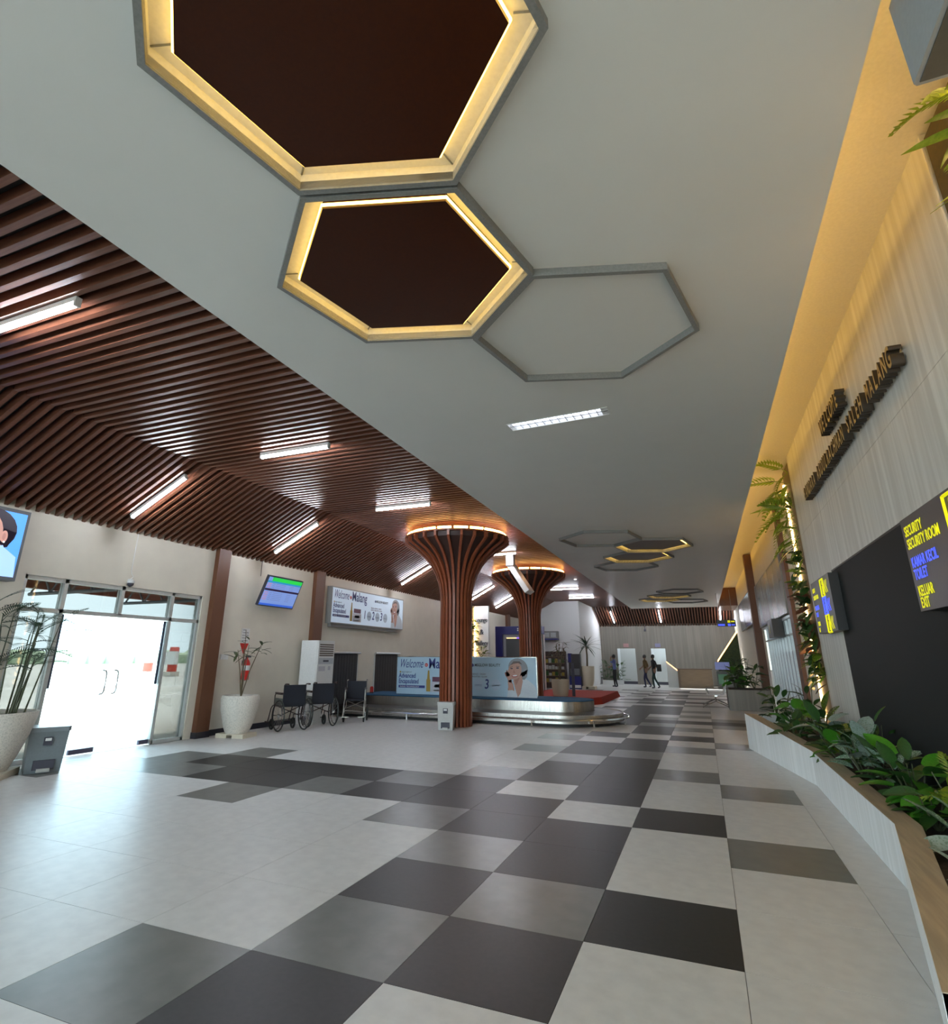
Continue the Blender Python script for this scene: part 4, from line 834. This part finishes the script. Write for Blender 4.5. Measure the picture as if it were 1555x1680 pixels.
for i in range(19):
    a = random.random() * 2 * PI; r0 = 0.30 * random.random() ** 0.5; h = random.uniform(0.45, 1.50); lx, ly = r0 * math.cos(a), r0 * math.sin(a)
    tx_, ty_ = lx + random.uniform(-0.1, 0.1) + 0.12 * math.cos(a), ly + random.uniform(-0.1, 0.1) + 0.12 * math.sin(a)
    MB().tube([(lx, ly, zt), ((lx + tx_) / 2, (ly + ty_) / 2, zt + h * 0.5), (tx_, ty_, zt + h)], [0.013, 0.010, 0.006], 6).build('cane', m_bamboo, t)
    for j in range(3):
        leaf(t, 'palm', (tx_, ty_, zt + h * (0.86 + 0.05 * j)), random.random() * 2 * PI, R(random.uniform(10, 62)), random.uniform(0.28, 0.46), random.uniform(-0.4, 0.4))
P2 = [(0.215, 0), (0.28, 0.16), (0.345, 0.42), (0.365, 0.62), (0.345, 0.68)]
t, zt = pot('potted_plant', 'pale terrazzo pot with a sparse cane plant beside the fire extinguisher', (-7.72, 6.44, 0), P2, m_terrazzo, (0.60, 0.46, 0.075), R(8))
for (dx_, dy_, h, n) in ((-0.12, 0.10, 1.30, 2), (0.02, -0.12, 0.95, 5), (0.16, 0.30, 1.05, 8), (-0.05, -0.20, 0.90, 4), (0.02, 0.05, 1.0, 3)):
    MB().tube([(0, 0, zt), (dx_ * 0.4, dy_ * 0.4, zt + h * 0.5), (dx_, dy_, zt + h)], [0.012, 0.010, 0.005], 6).build('cane', m_dry, t)
    for j in range(n): leaf(t, 'ov_olive', (dx_, dy_, zt + h * (0.80 + 0.2 * j / max(1, n))), random.random() * 2 * PI, R(random.uniform(-30, 40)), random.uniform(0.16, 0.28))
t, zt = pot('potted_plant', 'cream pot with a bare leafy shrub in front of the red platform', (-4.05, 18.35, 0), [(0.20, 0), (0.25, 0.2), (0.30, 0.5), (0.31, 0.72), (0.30, 0.78)], m_stone)
for i in range(7):
    a = i * 2.4; h = random.uniform(0.7, 1.55); ex, ey = 0.34 * math.cos(a) * (1.2 - h / 2), 0.34 * math.sin(a)
    MB().tube([(0, 0, zt), (ex * 0.3, ey * 0.3, zt + h * 0.55), (ex, ey, zt + h)], [0.018, 0.012, 0.006], 6).build('branch', m_dry, t)
    for j in range(7): leaf(t, random.choice(['dry', 'ov_olive', 'dry']), (ex, ey, zt + h - 0.04 * j), random.random() * 2 * PI, R(random.uniform(-40, 40)), random.uniform(0.16, 0.26))
t, zt = pot('potted_palm', 'cream pot with a spiky palm beside the white block', (-4.85, 28.3, 0), [(0.24, 0), (0.32, 0.3), (0.36, 0.75), (0.365, 0.98)], m_stone, (0.75, 0.7, 0.14))
MB().tube([(0, 0, zt), (0.02, 0, zt + 0.6), (0.0, 0, zt + 1.05)], [0.05, 0.045, 0.04], 8).build('trunk', m_dry, t)
for i in range(26): leaf(t, 'strap_palm', (0, 0, zt + 1.0 + 0.1 * random.random()), i * 2.4, R(-25 + 95 * random.random()), random.uniform(0.6, 0.95))
for k, (x, lb) in enumerate(((-4.75, 'low green shrub in a white box by the end wall, left of the walking man'), (-4.15, 'low green shrub in a white box behind the walking man'))):
    t = bush('boxed_shrub', lb, 'plant', (x, 34.6, 0.0), 1.35, 0.9, ['ov_dark', 'palm_green', 'strap_dark'], 40, 0.34, 'boxed shrubs by the end wall')
    MB().box(-0.30, 0.30, -0.25, 0.25, 0, 0.26).build('plant_box', m_block, t)

# ------------------------------------------------------------------ wheelchairs
def wheelchair(label, loc, rz, frame, cloth, transport=False):
    t = thing('wheelchair', label, 'wheelchair', loc, rz, 'wheelchairs parked along the cream wall')   # faces -Y
    w = 0.24
    def wheel(x, y, r, name, spokes):
        wh = MB(); n = 26
        wh.tube([(x, y + r * math.cos(2 * PI * k / n), r + r * math.sin(2 * PI * k / n) + 0.012) for k in range(n)], 0.014 if r > 0.2 else 0.02, 6, True)
        o = wh.build(name, m_wheel, t, smooth=True)
        sp = MB().cyl((x - 0.03, y, r + 0.012), (x + 0.03, y, r + 0.012), 0.03 if r > 0.2 else 0.02, 8)
        for k in range(spokes): a = 2 * PI * k / spokes; sp.cyl((x, y, r + 0.012), (x, y + r * math.cos(a), r + 0.012 + r * math.sin(a)), 0.003 if r > 0.2 else 0.008, 4)
        sp.build('spokes', m_chrome if r > 0.2 else m_wheel, o)
        if r > 0.2:
            s = 1 if x > 0 else -1
            MB().tube([(x + s * 0.035, y + (r - 0.04) * math.cos(2 * PI * k / n), r + 0.012 + (r - 0.04) * math.sin(2 * PI * k / n)) for k in range(n)], 0.008, 5, True).build('hand_rim', frame, o)
    big = 0.155 if transport else 0.295
    for s in (-1, 1):
        wheel(s * (w + 0.05), 0.14, big, 'rear_wheel', 16 if not transport else 6); wheel(s * (w - 0.0), -0.30, 0.095, 'caster', 5)
        MB().tube([(s * w, 0.20, 0.30), (s * w, 0.20, 0.90), (s * w, 0.24, 0.93), (s * w, 0.33, 0.93)], 0.012, 6).build('back_post', frame, t)
        MB().tube([(s * w, 0.30, 0.93), (s * w, 0.40, 0.93)], 0.018, 8).build('push_grip', m_pframe, t)
        MB().tube([(s * w, 0.20, 0.72), (s * w, -0.22, 0.72), (s * w, -0.25, 0.68), (s * w, -0.25, 0.48)], 0.012, 6).build('arm_frame', frame, t)
        MB().box(s * w - 0.025, s * w + 0.025, -0.20, 0.12, 0.725, 0.755).build('arm_pad', m_pframe, t)
        MB().box(s * w - 0.006, s * w + 0.006, -0.23, 0.16, 0.50, 0.64).build('side_guard', M('guard_grey', (0.16, 0.18, 0.17), 0.5), t)
        MB().tube([(s * w, 0.20, 0.48), (s * w, -0.32, 0.48), (s * w, -0.40, 0.42), (s * w, -0.52, 0.15)], 0.012, 6).build('seat_rail', frame, t)
        MB().tube([(s * w, 0.20, 0.32), (s * w, -0.30, 0.28), (s * w, -0.30, 0.11)], 0.011, 6).build('lower_rail', frame, t)
        MB().box(s * 0.20 - 0.09 if s > 0 else -0.20 - 0.07, s * 0.20 + 0.07 if s > 0 else -0.20 + 0.09, -0.62, -0.46, 0.13, 0.145).build('foot_plate', frame, t)
    MB().cyl((-w, 0.0, 0.28), (w, 0.0, 0.47), 0.010, 6).cyl((-w, 0.02, 0.47), (w, 0.02, 0.28), 0.010, 6).build('cross_brace', frame, t)
    MB().box(-w, w, -0.27, 0.20, 0.475, 0.495).build('seat', cloth, t)
    MB().box(-w - 0.01, w + 0.01, 0.19, 0.215, 0.50, 0.91).build('backrest', cloth, t)
    return t
wheelchair('black wheelchair nearest the fire extinguisher', (-7.52, 7.72, 0), R(-118), m_pframe, m_canvas)
wheelchair('black wheelchair in the middle, just left of the air conditioner', (-7.40, 8.62, 0), R(-125), m_pframe, m_canvas)
wheelchair('silver framed transit wheelchair before the baggage hatch', (-7.28, 9.95, 0), R(28), M('pale_tube', (0.45, 0.43, 0.38), 0.35, metal=0.7), m_canvas, True)

# ------------------------------------------------------------------ far left: sign wall, kiosk, red platform
t = thing('gallery_sign_wall', 'white sign panel with dark lettering beside a lit plant strip', 'sign', (-7.96, 20.0, 0))
MB().box(0.0, 0.62, 0, 0.12, 0, 3.58).build('sign_panel', m_block, t)
text('lettering', 'Lounge', 0.27, m_ink, t, (0.05, -0.02, 2.92), FACE_NY, 0.66, 0.02); text('lettering', '&', 0.30, m_ink, t, (0.24, -0.02, 2.42), FACE_NY, 0.9, 0.02); text('lettering', 'Gallery', 0.29, m_ink, t, (0.04, -0.02, 1.98), FACE_NY, 0.66, 0.02)
t = thing('vertical_garden', 'lit plant strip showing between the two flared pillars', 'plant wall', (-8.30, 0, 0))
MB().box(0, 0.34, 19.2, 20.0, 0.2, 3.58).build('backing_board', m_olive, t)
MB().box(0.345, 0.385, 19.93, 19.98, 1.4, 3.50).build('light_strip', e_strip, t)
random.seed(5)
for i in range(34): leaf(t, random.choice(['ov_fern', 'ov_yellow', 'ov_dark', 'ov_bright']), (0.34, random.uniform(19.25, 19.9), random.uniform(1.5, 3.1)), random.uniform(-1, 1), R(random.uniform(-30, 50)), random.uniform(0.22, 0.42))
t = bush('potted_shrub', 'yellow-green shrub on a shelf below the gallery lettering', 'plant', (-7.55, 19.7, 1.50), 0.42, 0.5, ['ov_yellow', 'ov_olive', 'ov_fern'], 26, 0.22)
MB().box(-0.45, 0.45, -0.2, 0.25, -0.12, 0.0).build('shelf', m_pframe, t); MB().box(-0.40, 0.40, -0.1, 0.2, -1.50, -0.12).build('shelf_stand', m_desk, t)
t = thing('blue_kiosk', 'navy blue booth with a dark screen behind the farther pillar', 'kiosk', (-7.72, 22.0, 0))
MB().box(0, 0.32, 0, 0.6, 0, 2.84).build('side_column', m_navy, t); MB().box(0.32, 2.1, 0.0, 0.6, 2.50, 2.84).build('head_beam', m_navy, t); MB().box(1.95, 2.1, 0.1, 0.6, 0, 2.5).build('side_column', MAT.get('wall_paint_white'), t)
MB().box(0.32, 2.1, 0.15, 0.3, 0, 2.5).build('inner_frame', M('kiosk_grey', (0.30, 0.31, 0.33), 0.5), t)
MB().box(0.45, 2.0, 0.13, 0.15, 0.3, 2.36).build('dark_screen', M('kiosk_dark', (0.055, 0.058, 0.06), 0.35), t)
MB().box(0.48, 0.95, 0.12, 0.135, 2.32, 2.36).box(1.4, 1.9, 0.12, 0.135, 2.32, 2.36).build('amber_light_bar', em('bar_amber', (1.0, 0.6, 0.25), 1.2), t); MB().box(0.95, 1.4, 0.12, 0.135, 2.32, 2.36).build('violet_light_bar', em('bar_violet', (0.25, 0.1, 1.0), 1.2), t)
for z in (2.66, 2.74): MB().lathe([(0.03, -0.01), (0.03, 0.01)], 10).xf(Matrix.Translation((1.05, 0.0, z)) @ Matrix.Rotation(R(90), 4, 'X')).build('spot_lamp', m_paper, t)
t = thing('shop_fascia', 'narrow grey shop sign board projecting from the white block', 'sign', (-8.25, 28.5, 2.52))
MB().box(0, 1.9, -0.3, 0.2, 0, 0.38).mat(1).box(0, 1.9, -0.3, 0.2, -0.08, 0.0).build('fascia_body', [m_frame, m_navy], t)
for k in range(5): MB().box(0.12 + 0.36 * k, 0.40 + 0.36 * k, -0.31, -0.30, 0.06, 0.30).build('sign_plate', M('plate_pale', (0.42, 0.44, 0.46), 0.4), t)
t = thing('shop_shelf', 'dark shelf of small yellow and white goods below the shop sign', 'shelf', (-7.1, 28.3, 0))
MB().box(0, 1.1, 0, 0.35, 0, 1.85).build('cabinet_body', M('shelf_dark', (0.05, 0.028, 0.025), 0.5), t)
for k in range(5): MB().box(0.03, 1.07, -0.04, 0.0, 0.28 + 0.32 * k, 0.31 + 0.32 * k).build('shelf_board', m_desk, t)
random.seed(9)
for k in range(4):
    for j in range(6): MB().box(0.05 + 0.17 * j, 0.19 + 0.17 * j, -0.035, -0.005, 0.31 + 0.32 * k, 0.31 + 0.32 * k + random.uniform(0.12, 0.24)).build('packet', [M('goods_yellow', (0.34, 0.25, 0.04), 0.5), M('goods_white', (0.42, 0.42, 0.40), 0.5), m_leaf][(j + 2 * k + k * j) % 3], t)
t = thing('red_platform', 'low red carpeted platform with sloping sides behind the carousel', 'platform', (-4.3, 21.0, 0))
MB().prism([(-1.3, -3.3), (1.5, -3.3), (1.72, -2.7), (1.72, 1.9), (-1.3, 1.9)], 0.0, 0.22, 0.94).build('carpet_top', m_red, t)
t = thing('queue_post', 'black upright stand with a dark panel before the red platform', 'stand', (-3.60, 18.45, 0))
MB().box(-0.05, 0.05, -0.03, 0.03, 0.0, 1.33).build('post', m_ink, t); MB().lathe([(0.16, 0), (0.15, 0.03)], 16).build('base', m_ink, t)
t = thing('charging_kiosk', 'slim dark screen kiosk with a navy blue base before the white block', 'kiosk', (-5.42, 28.0, 0))
MB().box(-0.30, 0.30, -0.15, 0.15, 0, 0.62).build('base_cabinet', m_navy, t); MB().box(-0.30, 0.30, -0.13, 0.13, 0.62, 1.72).build('screen_body', M('kiosk_black', (0.035, 0.03, 0.03), 0.3), t)
MB().box(-0.32, -0.16, -0.17, 0.15, 1.3, 1.75).build('side_panel', m_navy, t); MB().box(-0.28, 0.28, -0.16, -0.15, 0.06, 0.20).build('white_label', m_paper, t); MB().box(-0.22, 0.24, -0.14, -0.13, 0.68, 1.0).build('glow_screen', M('kiosk_grey2', (0.14, 0.15, 0.16), 0.3), t)

# ------------------------------------------------------------------ end wall: doors, desk, lit partition, bench, planter
for k, (x0, x1, lb, sg) in enumerate(((-4.18, -3.10, 'pale end wall door left of the two walkers', m_extred), (-2.16, -1.32, 'pale end wall door right of the two walkers', m_navy))):
    d = thing('door_%d' % (k + 2), None, None, (0, 35.5, 0)); struct(d, lb)
    MB().box(x0, x0 + 0.16, -0.10, 0, 0, 2.12).build('door_jamb', M('jamb_white', (0.78, 0.84, 0.86), 0.35), d)
    MB().box(x0 + 0.16, x1, -0.05, 0, 0.0, 2.12).build('door_leaf', M('leaf_pale', (0.52, 0.56, 0.55), 0.12), d)
    MB().box(x0 + 0.22, x1, -0.055, -0.05, 0.02, 0.18).build('kick_plate', m_ink, d)
    t = tag(MB().box((x0 + x1) / 2 - 0.16, (x0 + x1) / 2 + 0.16, 35.46, 35.5, 2.2, 2.42).build('door_sign', M('sign_pink', (0.40, 0.22, 0.22), 0.5) if k == 0 else M('sign_violet', (0.22, 0.22, 0.36), 0.5)), ('small reddish sign plate above the left end door', 'small bluish sign plate above the right end door')[k], 'sign')
t = thing('service_desk', 'brown wooden service desk before the end wall', 'desk', (-0.62, 32.2, 0))
MB().box(0, 1.74, 0, 0.7, 0.0, 0.96).build('desk_front', m_desk, t); MB().box(-0.03, 1.78, -0.04, 0.74, 0.96, 1.01).build('desk_top', M('desk_top', (0.11, 0.065, 0.04), 0.4), t); MB().box(0.0, 0.12, -0.008, 0, 0, 0.96).build('desk_post', M('desk_dark', (0.13, 0.085, 0.05), 0.45), t)
t = thing('slanted_partition', 'white partition with a glowing slanted top beside the desk', 'partition', (-1.17, 32.5, 0))
xz_prism(MB(), [(0, 0), (0.56, 0), (0.56, 0.86), (0, 1.33)], 0, 0.1).build('panel', m_block, t); xz_prism(MB(), [(0, 1.34), (0.56, 0.87), (0.56, 0.905), (0, 1.375)], -0.01, 0.11).build('light_strip', em('strip_amber', (1.0, 0.55, 0.2), 4.0), t)
t = thing('green_wall', 'dark green triangular plant wall with a glowing slanted edge', 'plant wall', (1.50, 33.2, 0))
xz_prism(MB(), [(0, 0), (1.18, 0), (1.18, 2.93), (0, 1.35)], 0, 0.12).build('green_panel', M('moss_dark', (0.012, 0.020, 0.006), 0.9, noise=(9, (0.03, 0.045, 0.012)), bump=1.0), t)
xz_prism(MB(), [(0, 1.36), (1.18, 2.94), (1.18, 3.05), (0, 1.45)], -0.02, 0.10).build('light_strip', MAT['strip_amber'], t)
t = thing('screen_stand', 'dark stand with a blue screen right of the desk', 'stand', (1.36, 31.8, 0))
MB().box(-0.02, 0.85, 0, 0.5, 0, 0.90).build('cabinet_body', M('stand_dark', (0.02, 0.022, 0.022), 0.4), t); MB().box(-0.05, 0.66, 0.05, 0.10, 0.98, 1.36).build('screen', lit('stand_screen', (0.10, 0.12, 0.30), 0.25), t); MB().box(0.25, 0.35, 0.05, 0.12, 0.9, 0.98).build('screen_foot', m_ink, t)
MB().box(0.05, 0.5, -0.008, 0, 0.25, 0.75).build('green_print', M('stand_green', (0.04, 0.12, 0.07), 0.5), t)
t = thing('wood_planter', 'brown wood-look box planter beyond the long planter', 'planter', (1.36, 17.55, 0))
MB().box(0, 1.22, 0, 1.6, 0, 0.60).build('planter_body', m_panel2, t); MB().box(0.06, 1.16, 0.06, 1.54, 0.60, 0.606).build('soil', m_soil, t)
for k, (x, y, h, ks, lb) in enumerate(((1.62, 17.95, 0.85, ['ov_dark', 'ov_bright', 'strap_dark'], 'bushy green plant at the left of the box planter'), (2.15, 17.9, 0.72, ['ov_dark', 'strap_dark'], 'dark upright plant at the right of the box planter'), (1.85, 18.6, 1.0, ['palm_green', 'ov_dark'], 'taller feathery plant at the back of the box planter'))):
    bush('leafy_plant', lb, 'plant', (x, y, 0.60), h, 0.62, ks, 30, 0.30, 'plants in the box planter')
t = thing('waiting_bench', 'silver perforated metal bench beside the box planter', 'bench', (1.02, 18.0, 0), 0)
for k in range(2):
    y = 0.1 + 0.62 * k
    MB().box(-0.28, 0.20, y, y + 0.56, 0.40, 0.43).build('seat', M('bench_silver', (0.60, 0.60, 0.60), 0.4), t)
    b = MB().box(-0.015, 0.015, y, y + 0.56, 0.0, 0.42).xf(Matrix.Translation((0.24, 0, 0.42)) @ Matrix.Rotation(R(16), 4, 'Y')); b.build('backrest', M('bench_silver', (0.60, 0.60, 0.60), 0.4), t)
for y in (0.05, 1.28):
    MB().tube([(-0.42, y, 0.02), (-0.3, y, 0.10), (-0.02, y, 0.22), (0.26, y, 0.10), (0.38, y, 0.02)], 0.022, 6).build('leg', m_chrome, t, smooth=True); MB().cyl((-0.02, y, 0.2), (-0.02, y, 0.41), 0.022, 6).build('leg_post', m_chrome, t)
    MB().tube([(0.24, y, 0.62), (-0.24, y, 0.62), (-0.28, y, 0.56), (-0.2, y, 0.44)], 0.014, 6).build('armrest', m_chrome, t)
MB().box(-0.04, 0.04, 0.0, 1.34, 0.36, 0.40).build('beam', m_chrome, t)
t = tag(MB().lathe([(0.06, 4.40), (0.05, 4.385), (0.02, 4.38)], 14).xf(Matrix.Translation((-3.52, 19.5, 0.06))).build('downlight', em('down_white', (1, 0.96, 0.95), 3.0)), 'small round downlight right of the second pillar ring', 'light')
tag(MB().box(-2.45, -2.35, 35.2, 35.4, 3.15, 3.27).cyl((-2.40, 35.3, 3.27), (-2.40, 35.3, 3.48), 0.02, 6).build('wall_camera', m_ink), 'small black camera hanging under the end slope', 'camera')
t = thing('display_panel', 'upright white panel with a rounded top before the window', 'panel', (2.32, 14.2, 0))
MB().box(-0.02, 0.02, -0.32, 0.32, 0, 0.06).build('foot', m_ac, t)
pts = [(-0.32, 0.05), (0.32, 0.05), (0.32, 0.95), (0.24, 1.12), (0.08, 1.22), (-0.15, 1.24), (-0.32, 1.22)]
v = [(-0.02, y, z) for y, z in pts] + [(0.02, y, z) for y, z in pts]; n = len(pts)
MB().add(v, [tuple(range(n)), tuple(range(n, 2 * n))[::-1]] + [(i, n + i, n + (i + 1) % n, (i + 1) % n) for i in range(n)]).build('panel', m_ac, t)

# ------------------------------------------------------------------ people
def person(label, loc, rz, shirt, trousers, skin, pose, hairmat, bag=None):
    t = thing('person', label, 'person', loc, rz)        # faces -Y
    J = {'pelvis': (0, 0, 0.92), 'waist': (0, 0, 1.06), 'chest': (0, -0.01, 1.28), 'neck': (0, 0, 1.45), 'nape': (0, -0.01, 1.50), 'head': (0, -0.025, 1.575), 'crown': (0, -0.015, 1.665),
         'shL': (0.17, 0, 1.40), 'shR': (-0.17, 0, 1.40), 'hipL': (0.09, 0, 0.88), 'hipR': (-0.09, 0, 0.88)}
    J.update(pose)
    rad = {'pelvis': 0.135, 'waist': 0.125, 'chest': 0.145, 'neck': 0.055, 'nape': 0.052, 'head': 0.085, 'crown': 0.065, 'sh': 0.062, 'el': 0.045, 'wr': 0.032, 'pa': 0.036, 'hip': 0.095, 'kn': 0.062, 'an': 0.042, 'heel': 0.045, 'toe': 0.035}
    E = [('pelvis', 'waist'), ('waist', 'chest'), ('chest', 'neck'), ('neck', 'nape'), ('nape', 'head'), ('head', 'crown'), ('pelvis', 'hipL'), ('pelvis', 'hipR'), ('chest', 'shL'), ('chest', 'shR')]
    for s in 'LR': E += [('sh' + s, 'el' + s), ('el' + s, 'wr' + s), ('wr' + s, 'pa' + s), ('hip' + s, 'kn' + s), ('kn' + s, 'an' + s), ('an' + s, 'heel' + s), ('heel' + s, 'toe' + s)]
    for s in 'LR':      # five short fingers per hand
        w, p = Vector(J['wr' + s]), Vector(J['pa' + s]); d = (p - w).normalized(); side = d.cross(Vector((1, 0.2, 0.1))).normalized()
        for q in range(5):
            off = side * (0.028 * (q - 1.5)) if q < 4 else side * -0.05
            b = p + off + d * (0.02 if q < 4 else -0.02); L_ = (0.06, 0.068, 0.064, 0.05, 0.045)[q]
            J['f%s%da' % (s, q)] = tuple(b + d * L_ * 0.5); J['f%s%db' % (s, q)] = tuple(b + d * L_ + Vector((0, -0.012, -0.006)))
            E += [('pa' + s, 'f%s%da' % (s, q)), ('f%s%da' % (s, q), 'f%s%db' % (s, q))]
    names = list(J); idx = {k: i for i, k in enumerate(names)}
    me = bpy.data.meshes.new('person_skeleton'); me.from_pydata([J[k] for k in names], [(idx[a], idx[b]) for a, b in E], [])
    o = bpy.data.objects.new('tmp_body', me); COL.objects.link(o)
    md = o.modifiers.new('skin', 'SKIN'); md.use_smooth_shade = True
    for i, k in enumerate(names):
        r = 0.009 if k[0] == 'f' and k[1] in 'LR' else rad.get(k, rad.get(k[:-1], 0.05)); sk = me.skin_vertices[0].data[i]
        sk.radius = (r, r * (0.72 if k in ('pelvis', 'waist', 'chest') else 1.0)); sk.use_root = (k == 'pelvis')
    o.modifiers.new('sub', 'SUBSURF').levels = 1
    bpy.context.view_layer.update()
    bmesh_ = bpy.data.meshes.new_from_object(o.evaluated_get(bpy.context.evaluated_depsgraph_get())); bpy.data.objects.remove(o)
    bmesh_.name = 'body'; bmesh_.materials.clear()
    for mt in (skin, shirt, trousers, m_ink): bmesh_.materials.append(mt)
    hands = [Vector(J['wrL']), Vector(J['wrR'])]
    for p in bmesh_.polygons:
        c = p.center
        if c.z < 0.085: mi = 3
        elif c.z < 0.95 and min((c - h).length for h in hands) > 0.17: mi = 2
        elif c.z > 1.46 and abs(c.x) < 0.11 and min((c - h).length for h in hands) > 0.12: mi = 0
        elif min((c - h).length for h in hands) < 0.16: mi = 0
        else: mi = 1
        p.material_index = mi; p.use_smooth = True
    obj('body', bmesh_, t)
    hx_, hy_, hz_ = J['head']
    hb = MB().lathe([(0.02, 0.125), (0.06, 0.11), (0.092, 0.06), (0.096, 0.0), (0.085, -0.06), (0.06, -0.08)], 14, cap=False); hb.xf(Matrix.Translation((hx_, hy_ + 0.022, hz_ + 0.04)) @ Matrix.Rotation(R(-18), 4, 'X')); hb.build('hair', hairmat, t, smooth=True)
    fb = MB(); fb.mat(0)
    for s in (-1, 1): fb.lathe([(0.002, 0.008), (0.010, 0.0), (0.002, -0.008)], 8, (hx_ + s * 0.032, hy_ - 0.083))
    for i in range(len(fb.v)): fb.v[i] = (fb.v[i][0], fb.v[i][1], fb.v[i][2] + hz_ + 0.012)
    fb.build('eyes', m_ink, t)
    nb = MB().add([(hx_ - 0.012, hy_ - 0.08, hz_ - 0.02), (hx_ + 0.012, hy_ - 0.08, hz_ - 0.02), (hx_, hy_ - 0.108, hz_ - 0.018), (hx_, hy_ - 0.08, hz_ + 0.02)], [(0, 1, 2), (0, 2, 3), (1, 3, 2), (0, 3, 1)]); nb.build('nose', skin, t)
    MB().box(hx_ - 0.022, hx_ + 0.022, hy_ - 0.087, hy_ - 0.078, hz_ - 0.045, hz_ - 0.037).build('mouth', M('lip_dark', (0.20, 0.07, 0.06), 0.5), t)
    for s in (-1, 1): MB().lathe([(0.004, -0.03), (0.012, 0.0), (0.006, 0.03)], 8, (hx_ + s * 0.088, hy_)).xf(Matrix.Translation((0, 0.01, hz_ - 0.005))).build('ear', skin, t, smooth=True)
    if bag: MB().rbox(-0.05, 0.05, -0.02, 0.22, 0.86, 1.22, 0.02).xf(Matrix.Translation((bag, 0.10, 0))).build('shoulder_bag', M('bag_dark', (0.02, 0.025, 0.03), 0.6), t)
    return t
skinm = M('skin_brown', (0.22, 0.115, 0.07), 0.5); hairm = M('hair_black', (0.012, 0.010, 0.010), 0.6)
walk = {'elL': (0.24, 0.06, 1.14), 'wrL': (0.23, -0.04, 0.93), 'paL': (0.23, -0.06, 0.85), 'elR': (-0.24, 0.02, 1.14), 'wrR': (-0.20, -0.16, 1.02), 'paR': (-0.18, -0.22, 0.98),
        'knL': (0.09, -0.14, 0.50), 'anL': (0.09, -0.10, 0.10), 'heelL': (0.09, -0.08, 0.045), 'toeL': (0.09, -0.24, 0.035), 'knR': (-0.08, 0.05, 0.49), 'anR': (-0.08, 0.26, 0.12), 'heelR': (-0.08, 0.29, 0.06), 'toeR': (-0.08, 0.16, 0.035)}
stand = dict(walk); stand.update({'knL': (0.10, -0.02, 0.49), 'anL': (0.13, 0.06, 0.09), 'heelL': (0.13, 0.08, 0.045), 'toeL': (0.13, -0.09, 0.035), 'knR': (-0.09, -0.05, 0.49), 'anR': (-0.10, -0.02, 0.09), 'heelR': (-0.10, 0.0, 0.045), 'toeR': (-0.10, -0.17, 0.035),
        'elL': (0.22, -0.22, 1.28), 'wrL': (0.10, -0.22, 1.50), 'paL': (0.07, -0.17, 1.57), 'elR': (-0.22, 0.0, 1.14), 'wrR': (-0.14, -0.22, 1.06), 'paR': (-0.10, -0.28, 1.05)})
person('man in a blue shirt and black trousers holding a phone to his ear', (-3.92, 31.6, 0), R(-70), M('shirt_blue', (0.10, 0.12, 0.30), 0.7), M('trouser_black', (0.014, 0.014, 0.016), 0.8), skinm, stand, hairm)
person('person in an ochre top and navy trousers walking left', (-2.28, 31.9, 0), R(-62), M('shirt_ochre', (0.11, 0.065, 0.018), 0.8), M('trouser_navy', (0.018, 0.02, 0.06), 0.8), skinm, walk, hairm)
person('person in black with dark green trousers and a shoulder bag', (-1.76, 30.9, 0), R(-62), M('shirt_black', (0.010, 0.010, 0.011), 0.8), M('trouser_green', (0.010, 0.035, 0.032), 0.8), skinm, walk, hairm, 0.22)
